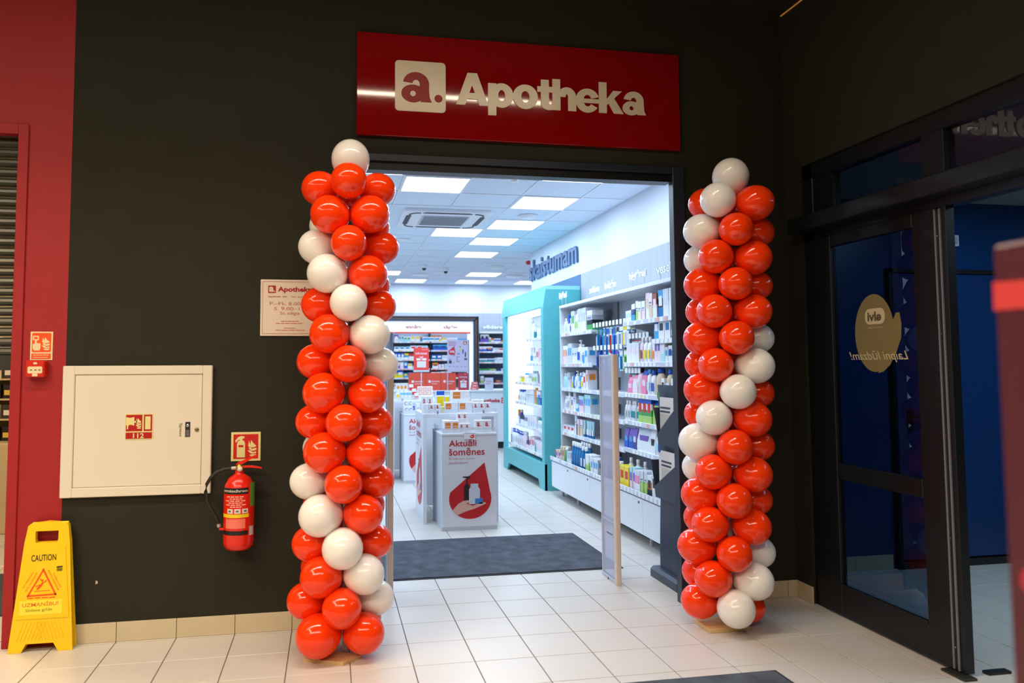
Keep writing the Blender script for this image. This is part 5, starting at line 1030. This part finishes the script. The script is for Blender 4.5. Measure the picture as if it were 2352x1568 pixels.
t=thing('notice_sheet','plain pale notice sheet standing on the counter right of the signs','notice',(2.725,8.56,1.012)); b=MB().box(2.651,2.800,8.555,8.562,1.012,1.221,C((206,208,226))); b.build('sheet',t); b=MB()
for k,(w_,z) in enumerate(((.09,1.165),(.11,1.148),(.09,1.12),(.07,1.108))): b.box(2.668,2.668+w_,8.553,8.555,z,z+.006,C((190,110,130)))
b.build('print',t)
for k in range(3):
    b=MB(); b.box(0,.14-.02*k,0,.06,0,.045,C((226,110,110)),.002).box(.02,.09,-.001,0,.016,.030,C((246,220,214))); o=b.build('leaflet_box'); o.location=(2.41+.012*k,8.60,1.012+.046*k); tag(o,'small salmon leaflet box %s in the pile on the counter'%('at the bottom','in the middle','on top')[k],'box')
# back wall shelving, framed bay and open bay
fr=thing('medicine_shelving','backlit white medicine shelving framed by brown moulding behind the counter','shelving unit',(2.0,10.4,0))
BF=10.30
MB().box(.35,2.78,10.62,10.64,0,2.30,mat('shelf_back_grey',(150,160,178),.6)).build('back_panel',fr)
LP=mat('lit_header_panel',(248,250,252),.5,emit=.55,emitc=(240,247,255))
MB().box(.35,1.198,10.31,10.33,2.09,2.30,LP).build('header_panel',fr); MB().box(1.203,1.932,10.31,10.33,2.09,2.30,LP).build('header_panel',fr); MB().box(1.937,2.780,10.31,10.33,2.09,2.30,LP).build('header_panel',fr)
MB().box(2.665,2.780,10.31,10.33,.3,2.09,LP).build('side_panel',fr); MB().box(1.925,1.941,10.36,10.62,.3,2.09,DARK).build('upright',fr); MB().box(1.19,1.205,10.36,10.62,.3,2.09,GREY).build('upright',fr)
for x0,x1 in ((.35,1.19),(1.235,1.935),(1.945,2.72)): MB().box(x0,x1,10.255,10.31,2.062,2.092,C((232,76,50)),.002).build('red_ledge',fr)
b=MB(); text(b,'iesnām',(1.445,10.309,2.157),.30,.076,'front',C((184,50,60)),.004,bold=.015); b.build('lettering',fr); b=MB(); text(b,'sāpēm',(2.187,10.309,2.137),.277,.088,'front',C((184,50,60)),.004,bold=.015); b.build('lettering',fr)
BRN=woodgrain('brown_moulding',(66,50,48),(128,100,84),.35,(1,1,90))
for a in (0,1,2):
    o_=.036*a; mm=[mat('moulding_dark',(46,38,44),.35),BRN,mat('moulding_slate',(60,72,100),.35)][a]
    MB().box(.3,2.879-o_,10.22+.012*a,10.30,2.398-.034*a-.030,2.398-.034*a,mm,.002).build('moulding',fr)
    MB().box(2.849-o_,2.879-o_,10.22+.012*a,10.30,.95,2.398-.034*a,mm,.002).build('moulding',fr)
def brow(fr,z,x0,x1,specs,where):
    s_=MB().box(x0,x1,10.32,10.62,z-.02,z,WHITE if fr is not fr else LGREY).build('shelf',fr); rail(s_,10.32,x0,x1,z,'front',.028); row(specs,10.335,x0+.01,z,'front',where)
LVZ=[1.905,1.735,1.555,1.38,1.20,1.00]
Lspec=[[('box',.08,.13,.08,'dv|w',1),('box',.05,.12,.08,'aw|t',2),('box',.06,.10,.08,'aw|g',2),('box',.09,.12,.08,'wiw|y',2),('box',.04,.12,.08,'tw|r',1),('box',.125,.09,.08,'wcw|c',3)],
 [('box',.10,.07,.08,'wa|u',3),('box',.12,.09,.08,'wi|r',2),('box',.10,.09,.08,'wa',1)],
 [('box',.062,.13,.08,'wbb|w',3),('box',.08,.12,.08,'wcy',1),('box',.05,.12,.08,'wr',2),('box',.06,.10,.08,'ag',3),('box',.05,.12,.08,'ow|g',1)],
 [('gap',.03),('box',.08,.13,.08,'vd|w',1),('box',.07,.13,.08,'dd|w',1),('box',.07,.13,.08,'bc|w',1),('box',.09,.10,.08,'we|y',1),('box',.10,.05,.08,'iw',2),('box',.07,.10,.08,'lw|g',1)],
 [('box',.06,.14,.08,'yyu',1),('box',.11,.14,.08,'ylb|w',1),('box',.09,.10,.08,'cu|y',1),('box',.09,.11,.08,'yu|w',1),('box',.1,.1,.08,'wr',2)],
 [('box',.11,.10,.08,'wow|i',3),('box',.12,.09,.08,'wi|n',2)]]
Rspec=[[('box',.065,.12,.08,'yoo|w',3),('box',.10,.08,.08,'we|y',1),('box',.10,.075,.08,'ww|i',2),('box',.10,.06,.08,'ic',2)],
 [('gap',.03),('box',.135,.11,.08,'buc|n',2),('box',.14,.11,.08,'uw|c',2)],
 [('box',.10,.09,.08,'uub|w',2),('box',.14,.08,.08,'iw',1),('box',.12,.08,.08,'wi|r',2)],
 [('gap',.02),('box',.11,.11,.08,'wo|m',1),('jar',.06,.08,.06,'dw',2),('box',.10,.09,.08,'ai',2)],
 [('box',.09,.11,.08,'rw|r',2),('box',.10,.12,.08,'uw|n',2),('box',.10,.10,.08,'rk',2)],
 [('box',.10,.09,.08,'wi|g',4)]]
NAMES=['top','second','third','fourth','fifth','sixth']
for k,z in enumerate(LVZ):
    brow(fr,z,1.215,1.92,Lspec[k],'on the %s medicine shelf, left bay behind the counter'%NAMES[k])
    brow(fr,z,1.945,2.66,Rspec[k],'on the %s medicine shelf, right bay behind the counter'%NAMES[k])
vs_2=thing('open_shelving','open grey-backed shelving behind the counter, right of the brown moulding','shelving unit',(3.2,10.4,0))
MB().box(2.89,4.0,10.60,10.64,0,2.10,mat('slate_back',(96,112,134),.6,var=.1)).build('back_panel',vs_2); MB().box(2.885,2.897,10.30,10.60,.3,2.10,WHITE).build('upright',vs_2); MB().box(2.897,4.0,10.28,10.60,2.067,2.102,WHITE,.002).build('top_board',vs_2)
VS=[[('gap',.02),('box',.085,.16,.08,'vw|k',2),('box',.04,.10,.08,'lw',1),('box',.05,.08,.08,'wo',1),('box',.14,.08,.08,'wbw',1),('box',.06,.04,.08,'oo',1)],
 [('box',.07,.10,.08,'bw|d',2),('box',.12,.10,.08,'nbw|o',1),('box',.05,.075,.08,'wi',2),('box',.12,.07,.08,'wi|r',1)],
 [('box',.16,.07,.08,'tw',1),('box',.14,.07,.08,'tui',1),('box',.06,.085,.08,'ii',1),('box',.15,.09,.08,'iw',1)],
 [('box',.05,.08,.08,'wg',4),('box',.12,.075,.08,'wl',1),('box',.10,.06,.08,'wn',1),('box',.14,.08,.08,'wi',1)],
 [('gap',.02),('box',.07,.14,.08,'lww',1),('box',.10,.06,.08,'wn',1),('gap',.14),('box',.08,.05,.08,'ro',1),('box',.05,.05,.08,'uu',1),('box',.09,.05,.08,'or',1)]]
for k,z in enumerate([1.89,1.71,1.50,1.29,1.085]): brow(vs_2,z,2.90,3.6,VS[k],'on the %s shelf of the open shelving at the back'%NAMES[k])
b=MB(); text(b,'vēderam',(3.071,10.775,2.18),.52,.075,'front',C((236,240,244)),.004,bold=.02); tag(b.build('wall_word'),'small white word "vēderam" on the grey back wall panels','sign')
for n_ in list(PC): 
    o=PC[n_]
    if o.name not in USED: print('unused proto',n_)
print('OBJECTS',len(bpy.data.objects),'TRIS',sum(len(o.data.polygons)*2 for o in bpy.data.objects if o.type=='MESH'))
